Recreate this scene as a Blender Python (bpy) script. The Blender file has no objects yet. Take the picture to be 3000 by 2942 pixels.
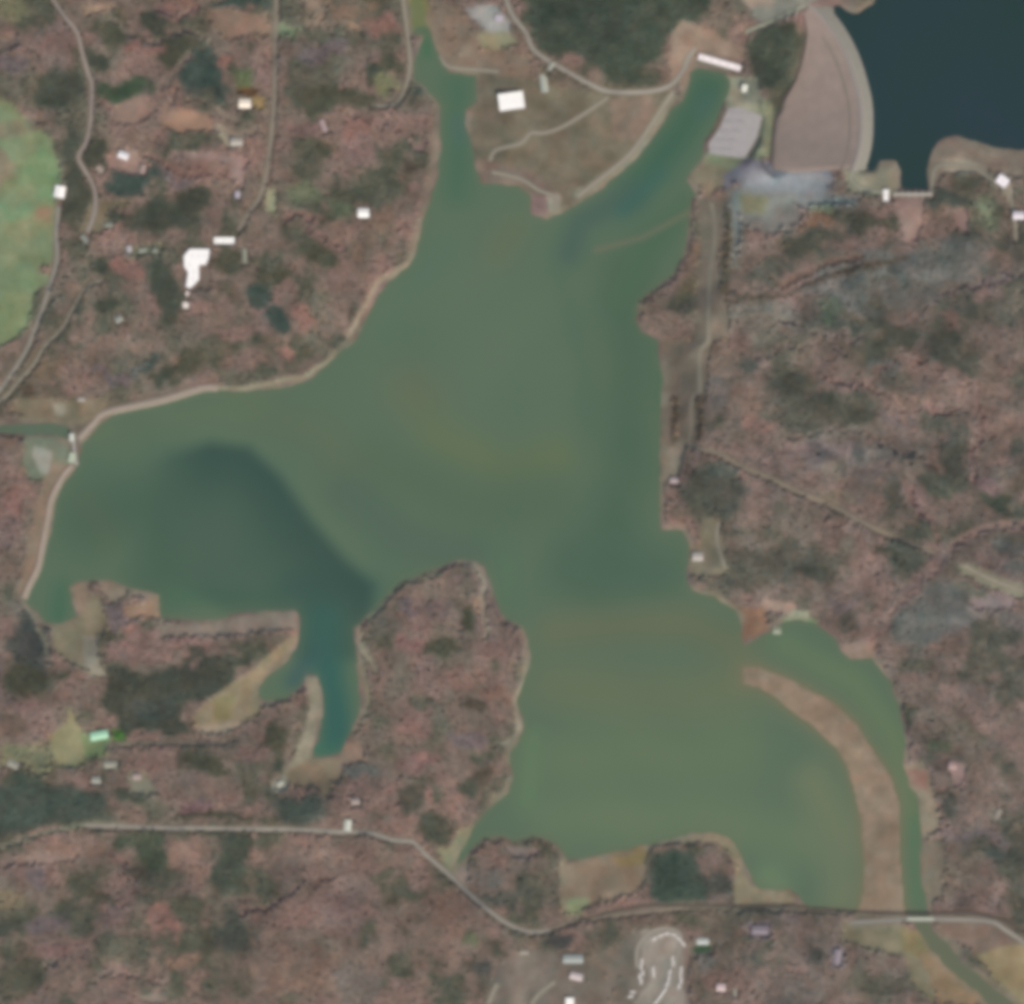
import bpy, bmesh, math, random
import numpy as np
from mathutils import Vector, Matrix

# ------------------------------------------------------------------ camera, world, sun, exposure
random.seed(7); rng = np.random.default_rng(11)
SC = bpy.context.scene; COL = SC.collection
PW, PH = 3000.0, 2942.0            # one photograph pixel is one metre on the ground
CAM_H = 40000.0
cam_d = bpy.data.cameras.new('camera'); cam = bpy.data.objects.new('camera', cam_d); COL.objects.link(cam)
cam.location = (0, 0, CAM_H); cam_d.sensor_width = 36; cam_d.lens = 36 * (CAM_H) / PW
cam_d.clip_start = 100; cam_d.clip_end = 400000
SC.camera = cam
SUN_EL, SUN_AZ = math.radians(48), math.radians(150)      # late morning sun from the south-south-east
world = bpy.data.worlds.new('World'); SC.world = world; world.use_nodes = True
wn = world.node_tree.nodes; wl = world.node_tree.links
sky = wn.new('ShaderNodeTexSky'); sky.sky_type = 'NISHITA'; sky.sun_disc = False
sky.sun_elevation = SUN_EL; sky.sun_rotation = SUN_AZ
wn['Background'].inputs['Strength'].default_value = 0.13
wl.new(sky.outputs['Color'], wn['Background'].inputs['Color'])
sun_d = bpy.data.lights.new('sun', 'SUN'); sun_d.energy = 3.1; sun_d.angle = math.radians(0.5); sun_d.color = (1.0, 0.955, 0.89)
sun = bpy.data.objects.new('sun', sun_d); COL.objects.link(sun); sun.location = (0, 0, 500)
sdir = Vector((math.sin(SUN_AZ) * math.cos(SUN_EL), math.cos(SUN_AZ) * math.cos(SUN_EL), math.sin(SUN_EL)))
sun.rotation_euler = sdir.to_track_quat('Z', 'Y').to_euler()
SC.view_settings.view_transform = 'Standard'; SC.view_settings.look = 'None'
SC.view_settings.gamma = 1; SC.view_settings.exposure = 0.35
SC.cycles.filter_width = 6.0          # a soft satellite sensor
SC.cycles.max_bounces = 4; SC.cycles.diffuse_bounces = 2
GAIN = 1.12 * np.array([1.08, 1.16, 1.22])                            # display light from a flat white surface under this sun and sky

# ------------------------------------------------------------------ coordinates
def V(*p): return [(a * 1.5448, b * 1.5448) for a, b in p]
OFF = {1: (0, 0), 2: (1000, 0), 3: (2000, 0), 4: (0, 1000), 5: (1000, 1000), 6: (2000, 1000), 7: (0, 1942), 8: (1000, 1942), 9: (2000, 1942)}
def T(k, *p): ox, oy = OFF[k]; return [(ox + a / 1.904, oy + b / 1.904) for a, b in p]
def W(px, py): return (px - 1500.0, 1471.0 - py)
PATH = np.array([.017, .0165, .018])   # light added by the thin air
def lin(c):
    c = np.asarray(c, float) / 255.0
    return np.maximum(np.where(c <= 0.04045, c / 12.92, ((c + 0.055) / 1.055) ** 2.4) - PATH, .004)

STEP = 6.0; LO = -420.0; HI = 3420.0; N = int((HI - LO) / STEP) + 1
ax = LO + np.arange(N) * STEP
PX, PY = np.meshgrid(ax, ax)           # row = py, column = px

def smooth_noise(cell, seed, n=N):
    r = np.random.default_rng(seed); m = int((HI - LO) / cell) + 4
    g = r.random((m, m)); t = np.arange(n) * STEP / cell; i = t.astype(int); f = t - i; f = f * f * (3 - 2 * f)
    a = g[i][:, i] * (1 - f)[None, :] + g[i][:, i + 1] * f[None, :]
    b = g[i + 1][:, i] * (1 - f)[None, :] + g[i + 1][:, i + 1] * f[None, :]
    return a * (1 - f)[:, None] + b * f[:, None]
def fbm(cell, seed, o=4):
    s = 0; a = 1; t = 0
    for k in range(o): s = s + a * (smooth_noise(cell / 2 ** k, seed + k) - .5); t += a; a *= .55
    return s / t * 2
def sm(a, b, x): t = np.clip((x - a) / (b - a), 0, 1); return t * t * (3 - 2 * t)

def dist_line(pts, X=None, Y=None):
    X = PX if X is None else X; Y = PY if Y is None else Y
    d = np.full(X.shape, 1e9)
    for (x0, y0), (x1, y1) in zip(pts[:-1], pts[1:]):
        dx, dy = x1 - x0, y1 - y0; L = dx * dx + dy * dy + 1e-9
        t = np.clip(((X - x0) * dx + (Y - y0) * dy) / L, 0, 1)
        d = np.minimum(d, (X - x0 - t * dx) ** 2 + (Y - y0 - t * dy) ** 2)
    return np.sqrt(d)
def inside(pts, X, Y):
    r = np.zeros(X.shape, bool)
    for (x0, y0), (x1, y1) in zip(pts, pts[1:] + pts[:1]):
        if y0 == y1: continue
        r ^= ((y0 > Y) != (y1 > Y)) & (X < (x1 - x0) * (Y - y0) / (y1 - y0) + x0)
    return r
def sdist(pts, X=None, Y=None):        # positive outside
    X = PX if X is None else X; Y = PY if Y is None else Y
    d = dist_line(pts + pts[:1], X, Y)
    return np.where(inside(pts, X, Y), -d, d)

WX = PX + fbm(110, 31) * 46 + fbm(42, 33, 3) * 26; WY = PY + fbm(110, 41) * 46 + fbm(42, 43, 3) * 26        # ragged natural edges
SX = PX + fbm(45, 35) * 9; SY = PY + fbm(45, 45) * 9

# ------------------------------------------------------------------ water bodies (traced outlines, metres)
LAKE = (T(2, (455, 190), (405, 330), (405, 440), (470, 500), (520, 545), (560, 590), (550, 700), (553, 850), (540, 960), (500, 1100), (465, 1180), (440, 1330), (400, 1430), (375, 1480), (280, 1560), (200, 1650), (155, 1740), (115, 1830), (80, 1904))
 + T(4, (1904, 50), (1830, 120), (1750, 190), (1620, 250), (1450, 275), (1130, 278), (900, 345), (620, 410), (545, 480), (455, 580), (430, 690), (370, 770), (310, 880), (297, 1000), (245, 1170), (215, 1290), (158, 1380), (140, 1440), (160, 1475), (200, 1500), (260, 1575), (340, 1585), (425, 1530), (400, 1450), (385, 1370), (430, 1345), (600, 1330), (700, 1375), (840, 1410), (885, 1425), (893, 1540), (1190, 1555), (1350, 1515), (1500, 1508), (1640, 1500), (1668, 1545), (1660, 1650), (1640, 1720), (1600, 1795), (1480, 1870))
 + T(7, (1440, 140), (1440, 180), (1470, 210), (1600, 200), (1690, 120), (1715, 60), (1770, 70), (1805, 180), (1805, 280), (1775, 400), (1740, 480), (1740, 535), (1840, 525), (1904, 500))
 + T(8, (20, 450), (50, 400), (90, 290), (110, 200), (100, 110), (80, 0)) + T(5, (100, 1790), (80, 1720), (70, 1600), (150, 1530), (230, 1450), (330, 1350), (430, 1310), (500, 1275), (640, 1230), (745, 1225), (790, 1260), (835, 1340), (855, 1420), (880, 1500), (930, 1560), (1000, 1590), (1040, 1660), (1050, 1794))
 + T(8, (1050, 10), (1010, 100), (980, 230), (1010, 300), (1020, 360), (990, 440), (950, 490), (940, 560), (960, 640), (930, 720), (860, 770), (800, 830), (750, 900), (715, 965), (660, 1060), (640, 1125), (690, 1105), (740, 1030), (800, 970), (900, 965), (960, 1000), (1060, 965), (1160, 985), (1220, 1040), (1250, 1090), (1350, 1098), (1500, 1055), (1700, 1020), (1820, 990), (1904, 965))
 + T(9, (40, 950), (190, 950), (255, 985), (310, 1050), (330, 1110), (375, 1190), (420, 1255), (600, 1265), (640, 1300), (700, 1365), (930, 1372), (1215, 1368), (1250, 1395), (1370, 1395), (1365, 1330), (1330, 1200), (1330, 1010), (1330, 900), (1318, 780), (1270, 690), (1235, 560), (1250, 450), (1235, 350), (1215, 250), (1165, 150), (1160, 106))
 + T(6, (1110, 1830), (1060, 1770), (940, 1770), (895, 1725), (840, 1640), (740, 1575), (640, 1555), (560, 1565), (500, 1610), (400, 1655), (345, 1690), (330, 1640), (330, 1560), (300, 1510), (240, 1470), (180, 1430), (60, 1390), (35, 1345), (35, 1140), (0, 1060))
 + T(5, (1870, 1055), (1785, 1050), (1780, 800), (1780, 640), (1785, 400), (1790, 200), (1770, 100), (1775, 0)) + T(2, (1680, 1850), (1645, 1780), (1655, 1690), (1740, 1610), (1790, 1575), (1850, 1530), (1904, 1440))
 + T(3, (20, 1330), (35, 1180), (70, 1080), (30, 1010), (60, 940), (110, 890), (145, 790), (190, 690), (225, 600), (250, 520), (262, 450), (240, 410), (80, 372), (50, 400), (30, 480), (0, 560))
 + T(2, (1850, 600), (1800, 680), (1720, 790), (1650, 880), (1500, 1010), (1400, 1090), (1300, 1150), (1200, 1195), (1150, 1225), (1060, 1200), (1050, 1100), (1000, 1045), (880, 1020), (780, 1015), (758, 960), (735, 800), (695, 700), (700, 620), (755, 560), (752, 420), (600, 405), (550, 320), (520, 220)))
UPPER = T(3, (1075, -60), (1060, 40), (960, 75), (890, 70), (905, 160), (955, 270), (1010, 370), (1045, 480), (1056, 620), (1056, 800), (1040, 890), (1180, 895), (1205, 960), (1205, 1060), (1372, 1060), (1365, 960), (1385, 850), (1420, 790), (1520, 765), (1650, 810), (1904, 850), (2560, 880), (3200, 600), (3200, -900), (1100, -900))
CREEK = T(4, (-900, 480), (0, 470), (160, 468), (300, 462), (385, 480), (392, 560), (300, 525), (160, 525), (0, 505), (-900, 560))
STREAM = T(9, (1250, 1395), (1370, 1395), (1400, 1480), (1500, 1570), (1620, 1700), (1780, 1830), (2100, 2100), (1900, 2100), (1640, 1860), (1500, 1740), (1370, 1600), (1290, 1500))
INLET = T(2, (455, 190), (520, 220), (480, 120), (450, 0), (440, -500), (375, -500), (385, 0), (390, 100), (405, 190))
POND = T(9, (50, 1590), (110, 1570), (165, 1575), (160, 1612), (70, 1625))
BAR = T(9, (335, 30), (420, 25), (560, 75), (700, 150), (850, 230), (960, 330), (1030, 450), (1110, 560), (1170, 660), (1205, 780), (1210, 950), (1215, 1150), (1235, 1375), (990, 1375), (1020, 1150), (1000, 950), (975, 750), (930, 600), (860, 470), (740, 370), (560, 230), (430, 130), (335, 110))

dL = sdist(LAKE, SX, SY); dU = sdist(UPPER, SX, SY); dC = sdist(CREEK, SX, SY); dS = sdist(STREAM, SX, SY) + 7 * sm(2670, 2720, PY); dI = sdist(INLET, SX, SY); dP = sdist(POND)
dBAR = sdist(BAR, SX, SY) - 9
dLow = np.minimum(np.minimum(np.minimum(dL, dC), np.minimum(dS, dI)), dP)

# ------------------------------------------------------------------ terrain heights
ctl = [(-200, 300, 40), (300, 400, 35), (700, 100, 55), (1100, 700, 18), (1700, 400, 18), (1850, 100, 70), (2250, 20, 120), (2420, 20, 118), (2230, 220, 70), (2160, 430, 22), (2620, 640, 108),
       (2950, 620, 128), (2600, 760, 66), (2350, 560, 26), (2300, 820, 34), (2600, 930, 62), (2950, 1050, 105), (2500, 1250, 66), (2850, 1500, 92), (2300, 1600, 38), (2900, 2050, 66), (2850, 2450, 34), (2950, 2850, 26), (3300, 1500, 150), (3300, 2600, 60),
       (2000, 2850, 24), (1500, 2900, 26), (500, 2850, 62), (200, 2480, 46), (900, 2700, 56), (1300, 2100, 34), (600, 1900, 26), (100, 1800, 24), (40, 1300, 14), (600, 850, 34), (1150, 1000, 16), (-300, 2000, 60), (500, 3300, 80), (60, 700, 20)]
num = 0; den = 0
for x, y, h in ctl:
    w = 1 / ((PX - x) ** 2 + (PY - y) ** 2 + 90 ** 2) ** 1.6; num = num + w * h; den = den + w
Hn = num / den
rough = sm(8, 60, Hn)
rid = 1 - np.abs(fbm(420, 77, 4)) * 2.2
Hn = Hn * (0.72 + 0.28 * sm(-.6, .9, rid)) + rough * (rid * 24 + fbm(190, 99, 3) * 24)
Hn = np.maximum(Hn, 4)
Hg = 1.0 + np.minimum(dLow * 0.16, 3) + (Hn - 3) * sm(10, 170, dLow)
Hg = np.where(dLow < 0, np.maximum(dLow * 0.28, -9), np.minimum(Hg, 0.05 + dLow * 0.55))
Hg = np.where(dBAR < 0, np.maximum(Hg, np.minimum(-dBAR * 0.03, 0.55) + 0.02), Hg)
up = 1 - sm(0, 190, dU)
Hg = np.where(dU < 0, 100 + np.maximum(dU * .35, -25), Hg * (1 - up) + (101.0 + np.minimum(dU * .25, 14)) * up)
Hg = np.where((dU > 0) & (dU < 30), np.minimum(Hg, 100.1 + dU * .5), Hg)
# the rock-fill dam between the two lakes
CREST = T(3, (690, 20), (780, 110), (860, 220), (920, 340), (965, 480), (990, 600), (992, 750), (975, 860), (940, 960))
DAMPOLY = T(3, (690, 40), (780, 110), (860, 220), (920, 340), (965, 480), (990, 600), (992, 750), (975, 860), (935, 962), (830, 975), (700, 960), (520, 930), (485, 870), (490, 700), (500, 560), (600, 480), (640, 380), (645, 240), (670, 110))
dcr = dist_line(CREST); dDAM = sdist(DAMPOLY)
Hdam = 112 - np.maximum(dcr - 8, 0) / 2.35
mixd = 1 - sm(0, 24, dDAM)
west = PX < np.interp(PY, [p[1] for p in CREST], [p[0] for p in CREST])
Hg = np.where(west, Hg * (1 - mixd) + (Hdam - 4) * mixd, Hg)
Hg = np.where(~west & (dcr < 60) & (PY > 20) & (PY < 500), np.minimum(Hg, 108 - dcr * 0.5), Hg)

def flat(pts, h, soft=30):
    global Hg
    m = 1 - sm(0, soft, sdist(pts)); Hg = Hg * (1 - m) + h * m
YARD = T(3, (255, 605), (320, 598), (455, 640), (420, 770), (350, 885), (150, 858), (145, 800), (205, 720))
flat(YARD, 9, 22)
for _ in range(2):
    Hb = Hg.copy(); Hb[1:-1, 1:-1] = (Hg[:-2, 1:-1] + Hg[2:, 1:-1] + Hg[1:-1, :-2] + Hg[1:-1, 2:] + 4 * Hg[1:-1, 1:-1]) / 8
    keep = (np.abs(dLow) < 14); Hg = np.where(keep, Hg, Hb)

Hg = np.where(west & (dDAM < 6), np.minimum(Hg, Hdam - 4), Hg)
Hg = np.where(west & (dDAM < 30) & (dDAM >= 6) & (PY > 440), np.minimum(Hg, np.maximum(Hdam - 2, 8) + (dDAM - 6) * .5), Hg)
def samp(A, px, py):
    px = np.asarray(px, float); py = np.asarray(py, float)
    u = np.clip((px - LO) / STEP, 0, N - 1.001); v = np.clip((py - LO) / STEP, 0, N - 1.001)
    i = v.astype(int); j = u.astype(int); fy = v - i; fx = u - j
    if A.ndim == 3: fy = fy[..., None]; fx = fx[..., None]
    return (A[i, j] * (1 - fx) + A[i, j + 1] * fx) * (1 - fy) + (A[i + 1, j] * (1 - fx) + A[i + 1, j + 1] * fx) * fy
def hz(px, py): return float(samp(Hg, px, py))

# ------------------------------------------------------------------ land cover: colour seen, tree density, share of evergreens
C = np.zeros((N, N, 3)); C[:] = (116, 101, 93)
D = np.full((N, N), 0.95); E = np.full((N, N), 0.05)
def paint(mask, col=None, d=None, e=None):
    global C, D, E
    if col is not None: C = C * (1 - mask[..., None]) + np.array(col, float) * mask[..., None]
    if d is not None: D = D * (1 - mask) + d * mask
    if e is not None: E = E * (1 - mask) + e * mask
def poly(pts, col, d=0.0, e=None, soft=8, warp=1, a=1.0):
    X, Y = (PX, PY) if warp == 0 else ((SX, SY) if warp == 1 else (WX, WY))
    sd = sdist(pts, X, Y) - (5 if d < .3 else 0)
    paint((1 - sm(-soft, soft, sd)) * a, col, d, e)
def stroke(pts, w, col, d=0.0, e=None, soft=5, warp=0, a=1.0):
    X, Y = (PX, PY) if warp == 0 else ((SX, SY) if warp == 1 else (WX, WY))
    paint((1 - sm(w / 2 - soft, w / 2 + soft, dist_line(pts, X, Y))) * a, col, d, e)
def blob(k, cx, cy, rx, ry, col, rot=0, d=None, e=None, a=.9):
    (x, y), = T(k, (cx, cy)); rx /= 1.904; ry /= 1.904; c, s = math.cos(math.radians(rot)), math.sin(math.radians(rot))
    X = WX - x; Y = WY - y; u = (X * c + Y * s) / rx; v = (-X * s + Y * c) / ry
    paint((1 - sm(.62, 1.18, np.sqrt(u * u + v * v))) * a, col, d, e)
# broad natural variety of the woods, plus hillside shade painted as blue-grey eastern blobs
n1 = fbm(230, 201); n2 = fbm(110, 202); n3 = fbm(60, 203); n4 = fbm(300, 204)
paint(sm(.04, .34, n1 + n3 * .5) * .72, (94, 88, 76), .97, .35)
paint(sm(.1, .36, n2 + n3 * .5) * .85, (80, 82, 69), .98, .65)
paint(sm(.06, .34, -n2 + n3 * .4) * .8, (134, 110, 103), .8, .0)
paint(sm(.18, .5, -n1 + n2 * .6) * .5, (112, 108, 96), .7, .1)
paint(sm(.2, .5, n4 - n2 * .5) * .4, (112, 96, 98), .85, .05)
DK = (76, 80, 68); TL = (68, 84, 78); GR = (70, 88, 66); BL = (92, 98, 98); OL = (88, 86, 70); RD = (134, 104, 98); PK = (128, 108, 104); TN = (136, 120, 104); LG = (120, 116, 104); VI = (104, 96, 100)
for s in [
 (1,350,500,120,130,DK),(1,560,330,70,60,DK),(1,720,490,160,60,GR),(1,430,850,140,70,DK),(1,400,1000,60,260,DK),(1,1130,430,130,120,TL),(1,1230,500,80,60,TL),(1,860,120,60,90,DK),(1,640,150,90,100,OL),(1,1360,40,190,40,TL),(1,950,280,100,90,OL),(1,1760,840,110,40,OL),(1,1800,540,110,90,OL),(1,900,1230,180,110,DK),(1,700,1010,150,60,TL),(1,1080,1110,130,70,DK),(1,510,1490,60,60,DK),(1,470,1120,60,90,DK),(1,1700,1100,110,70,(94,102,82)),(1,1880,1180,60,80,(95,102,84)),
 (1,1540,1810,90,70,TL),(1,1420,1700,60,60,TL),(1,650,1210,70,30,DK),(1,1290,1440,90,70,OL),(1,1500,1560,90,50,OL),(1,940,1640,70,170,DK),(1,600,1690,80,40,DK),(1,440,1740,40,60,DK),(1,1760,1440,100,60,OL),(1,80,340,100,80,VI),(1,380,200,130,70,(118,98,94)),(1,800,260,110,40,RD),(1,1000,40,110,60,(132,104,96)),(1,1300,140,130,40,TN),(1,1450,180,60,40,RD),(1,1630,170,80,60,(118,132,106)),(1,1800,280,110,60,VI),(1,1800,60,120,60,(138,124,110)),(1,60,60,110,80,(112,112,90)),
 (1,1720,720,120,70,(122,100,98)),(1,980,980,150,70,VI),(1,1800,1300,130,60,(124,106,98)),(1,1740,1760,60,80,RD),(1,700,1530,140,70,RD),(1,1350,1850,110,60,(112,96,92)),(1,1400,450,60,70,(92,106,78)),(1,1270,340,50,60,RD),
 (2,200,440,70,60,DK),(2,280,350,60,90,OL),(2,80,570,100,70,OL),(2,440,510,70,30,TL),(2,360,920,60,60,(92,80,70)),(2,1100,590,60,50,OL),(2,1410,715,80,30,DK),(2,840,740,90,60,OL),(2,1340,830,110,70,(96,104,80)),(2,1180,980,90,60,OL),(2,230,140,110,70,RD),(2,90,160,50,30,TN),(2,80,760,100,60,RD),(2,90,850,90,60,(124,104,102)),(2,230,740,120,90,(122,104,98)),(2,250,500,60,70,(120,124,96)),(2,60,60,90,60,(120,104,92)),
 (2,1300,760,60,70,OL),(2,1170,830,60,60,(126,110,102)),(2,1010,880,120,30,(118,100,92)),(2,1600,640,120,70,(120,108,94)),(2,660,290,130,40,(112,92,84)),(2,580,230,50,30,(84,68,58)),(2,560,140,60,50,(142,124,108)),(2,930,320,110,40,(120,106,90)),(2,200,1260,120,70,(112,98,88)),(2,120,1430,90,110,(104,92,84)),(2,60,1800,60,90,(96,86,76)),
 (3,500,1230,160,50,VI),(3,760,1210,80,40,(100,112,86)),(3,1020,1270,140,80,OL),(3,1470,1130,100,50,TL),(3,700,1360,160,60,(88,92,72)),(3,900,1240,100,40,DK),(3,380,1480,80,50,(106,88,82)),(3,560,1470,110,50,OL),(3,730,1270,110,30,(124,98,82)),(3,380,1670,170,14,DK),(3,880,1740,60,90,(86,104,88)),(3,1240,1850,130,60,OL),(3,980,1810,80,40,TL),(3,1640,1200,110,130,(92,98,82)),(3,1850,1340,50,70,(104,84,76)),(3,900,1440,130,40,(130,106,98)),(3,470,1550,110,40,OL),(3,1180,1250,60,80,(86,80,64)),(3,1100,1560,100,50,(122,120,104)),(3,1700,1600,110,60,(128,106,104)),(3,1500,1770,60,60,(112,90,86)),(3,620,1740,80,50,(124,110,108)),
 (3,1300,1490,420,100,(100,106,106)),(3,900,1600,190,90,(104,110,110)),(3,1500,1400,160,80,(92,98,98)),(3,480,1230,200,90,(122,120,112)),(3,450,1760,230,60,(114,118,112)),(3,1300,1620,250,60,(108,104,102)),(3,560,1840,160,50,(118,118,108)),(3,1000,1690,130,40,BL),(3,100,1450,90,140,(112,96,84)),(3,60,1600,80,60,(98,94,76)),  # blue-grey ones: shade of north-facing slopes put into the cover colour
 (6,700,400,200,90,OL),(6,620,250,170,60,OL),(6,380,110,80,40,TL),(6,1120,130,110,50,(88,92,92)),(6,1570,90,110,80,OL),(6,1400,420,110,50,OL),(6,1530,620,70,200,OL),(6,1400,790,120,60,GR),(6,1760,880,120,50,GR),(6,170,840,170,170,DK),(6,230,700,90,50,TL),(6,560,1230,350,130,OL),(6,360,1180,80,60,OL),(6,1220,1250,110,90,GR),(6,700,1300,110,50,DK),(6,1430,1500,240,150,(92,99,100)),(6,1280,1580,160,110,(86,95,94)),(6,1750,1560,200,120,(104,102,100)),(6,800,640,230,110,(112,106,105)),(6,1300,1800,90,80,OL),(6,1720,1640,130,80,OL),(6,1140,900,60,120,OL),(6,820,700,90,100,LG),(6,330,1360,60,30,DK),  # the blue-grey blobs here likewise paint in slope shade
 (6,740,630,150,70,VI),(6,900,500,230,24,(116,116,106)),(6,1100,660,150,60,(112,108,104)),(6,420,450,110,60,RD),(6,560,640,110,50,(130,106,104)),(6,360,340,110,60,(118,98,88)),(6,1250,300,220,40,(124,106,96)),(6,1750,480,110,120,(128,106,98)),(6,1680,800,110,50,(126,102,106)),(6,1380,720,70,30,(100,74,66)),(6,980,620,70,40,BL),(6,1300,920,70,80,(120,96,94)),(6,1400,1180,110,50,(130,108,102)),(6,1600,1380,110,50,(108,112,102)),(6,1800,1140,100,40,BL),(6,400,930,90,70,(124,106,98)),(6,850,900,110,40,(128,116,100)),(6,900,1140,80,60,LG),(6,1000,1350,60,60,(126,102,96)),(6,870,1460,110,50,VI),(6,900,1560,80,60,(98,84,76)),(6,1060,1550,90,110,(116,98,94)),(6,260,80,160,60,(118,106,96)),(6,1750,1450,140,50,(122,114,112)),(6,1840,1290,60,60,BL),(6,200,300,90,110,(104,98,96)),(6,1180,420,100,30,VI),(6,1450,1700,140,40,(120,102,94)),
 (4,240,120,150,70,(106,96,84)),(4,500,90,160,70,(110,98,90)),(4,850,110,40,80,TL),(4,960,180,80,40,DK),(4,780,140,60,40,BL),(4,1060,120,110,80,OL),(4,1720,40,60,50,OL),(4,1600,80,80,50,RD),(4,1340,110,120,70,(118,100,94)),(4,620,180,140,30,VI),(4,60,900,90,80,RD),(4,60,620,80,120,(114,100,92)),(4,180,300,60,40,(98,80,68)),(4,130,1700,110,190,(84,86,84)),(4,70,1450,60,60,(108,104,98)),(4,40,1790,50,90,(110,96,88)),
 (4,650,1520,130,80,VI),(4,720,1600,60,40,RD),(4,900,1680,330,90,(128,106,102)),(4,1550,1620,100,50,(136,104,96)),(4,620,1700,90,60,PK),
 (7,120,90,110,110,OL),(7,330,180,100,60,(112,96,90)),(7,60,320,80,60,(104,90,82)),(7,370,60,70,30,OL),(7,250,790,330,100,(78,86,78)),(7,130,650,110,40,(84,92,76)),(7,330,850,300,50,(76,80,68)),(7,760,980,160,60,(82,94,74)),(7,850,1060,100,70,GR),(7,840,1170,90,40,(92,84,70)),(7,1310,1120,100,190,(72,86,72)),(7,1300,1530,90,130,(82,88,78)),(7,1090,1390,90,90,OL),(7,60,1490,110,60,(76,86,76)),(7,1520,570,50,50,DK),(7,1680,820,140,90,(82,90,82)),(7,170,1780,90,90,OL),(7,530,1350,90,30,(92,86,70)),(7,1310,960,120,30,OL),(7,1520,430,50,110,OL),(7,1160,560,120,50,OL),(7,1200,850,250,26,(86,82,68)),(7,720,750,60,40,DK),
 (7,200,1080,260,60,(132,118,108)),(7,1000,680,260,100,(118,104,98)),(7,820,590,110,60,(124,104,98)),(7,1090,780,110,50,(112,92,96)),(7,1050,1080,110,70,(132,110,102)),(7,450,1020,150,70,(128,110,102)),(7,940,1450,110,70,RD),(7,250,1500,110,50,VI),(7,300,1640,110,40,(122,100,98)),(7,1600,1400,200,120,(122,102,96)),(7,1700,1700,200,120,(114,98,90)),(7,800,1850,100,50,(128,116,106)),(7,280,1720,60,40,(128,120,108)),(7,1000,1620,120,80,(122,104,94)),(7,1380,470,90,50,(120,102,98)),(7,1600,1090,180,120,(118,104,98)),(7,50,1330,80,60,(120,110,92)),(7,240,1210,60,60,VI),
 (8,530,930,90,80,(84,84,72)),(8,220,510,60,60,(100,96,84)),(8,90,620,100,50,(98,104,102)),(8,900,1340,130,60,(88,90,82)),(8,830,1180,90,90,(108,104,100)),(8,1260,1530,70,50,(78,80,84)),(8,700,1560,60,60,(94,100,80)),(8,340,1670,100,50,OL),(8,800,1680,90,50,(90,86,86)),(8,380,1310,110,50,OL),(8,1560,1500,170,60,(90,92,80)),(8,390,320,100,110,(128,104,100)),(8,380,560,110,60,(120,98,96)),(8,620,100,120,60,(122,100,94)),(8,850,160,90,50,(124,100,92)),(8,730,250,90,30,(96,82,70)),(8,500,480,60,40,(96,92,84)),(8,690,430,110,30,VI),(8,810,640,60,80,(98,86,74)),(8,720,700,50,50,(84,86,74)),(8,390,790,60,100,(96,88,76)),(8,500,770,40,40,RD),(8,560,1420,130,150,(114,98,90)),(8,120,1100,150,90,(118,100,94)),(8,110,1800,110,150,(108,102,98)),(8,1620,1420,220,26,(104,96,88)),(8,1100,1150,60,60,(100,94,84)),(8,1020,1130,110,60,(120,110,102)),
 (5,240,1600,90,60,(104,100,94)),(5,400,1490,70,50,VI),(5,600,1690,110,60,OL),(5,390,1680,90,50,(124,98,96)),(5,680,1540,60,60,OL),(5,530,1390,150,60,(124,112,102)),(5,780,1500,40,60,TN),
 (9,160,1250,110,90,(80,82,76)),(9,140,1080,110,50,(116,100,98)),(9,1440,480,90,50,(92,108,88)),(9,1540,370,150,50,(94,94,82)),(9,1290,320,40,70,(88,90,74)),(9,1480,800,50,100,(88,90,80)),(9,1560,180,150,60,(114,102,98)),(9,1280,100,90,50,(118,100,96)),(9,1740,1090,50,60,(84,90,84)),(9,1650,990,180,30,VI),(9,1500,1180,170,110,(120,108,96)),(9,1720,1230,90,90,(118,98,92)),(9,1780,460,120,40,(120,102,98)),(9,110,1590,80,30,(64,84,64)),(9,120,1680,90,60,(98,98,98)),(9,250,1800,110,80,(118,94,88)),(9,650,1800,260,100,(110,102,98)),(9,760,1640,60,60,(96,86,80)),(9,420,1500,70,50,(120,110,112)),(9,1050,1800,190,60,(102,100,88)),(9,560,1430,60,40,(116,100,100)),(9,280,1440,110,50,(104,98,88)),(9,1000,1690,100,40,(96,90,82)),
 ]:
    k, cx, cy, rx, ry, col = s
    dark = sum(col) < 265
    if dark and k in (7, 8) and OFF[k][1] + cy / 1.904 > 2450: col = tuple(v * .68 + g * .32 for v, g in zip(col, (104, 96, 86)))
    if dark and (k == 6 or (k == 3 and cy > 1100)): col = tuple(v * .5 + g * .5 for v, g in zip(col, (100, 96, 86))); rx *= .9
    if dark: col = tuple(v * .93 for v in col); rx *= 1.08; ry *= 1.08
    else: col = tuple(103 + (v - 103) * 1.18 for v in col)
    blob(k, cx, cy, rx, ry, col, d=.97 if dark else (.02 if sum(col) > 352 else .93), e=(.9 if dark else .05), a=1.0 if dark else .9)
# large evergreen stands
BIGPINE = T(2, (960, -700), (980, 100), (1070, 200), (1160, 290), (1330, 320), (1500, 440), (1600, 480), (1700, 420), (1800, 320), (1880, 180)) + T(3, (60, 130), (140, 60), (120, -700))
poly(BIGPINE, (66, 76, 64), .98, .92, 14, 2)
DAMPINE = T(3, (340, 240), (440, 165), (620, 130), (650, 230), (635, 400), (610, 500), (470, 510), (400, 430), (355, 320))
poly(DAMPINE, (70, 76, 64), .98, .9, 10, 1)
SPINE = T(7, (570, -15), (850, 5), (1150, -30), (1420, -60), (1330, 50), (1210, 150), (1070, 210), (1020, 260), (1080, 400), (900, 430), (760, 380), (680, 400), (640, 280), (600, 180))
poly(SPINE, (69, 72, 62), .97, .8, 10, 2); poly(T(7, (700, 200), (980, 160), (1000, 300), (860, 330), (740, 300)), (66, 74, 70), .97, .8, 10, 2)
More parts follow.
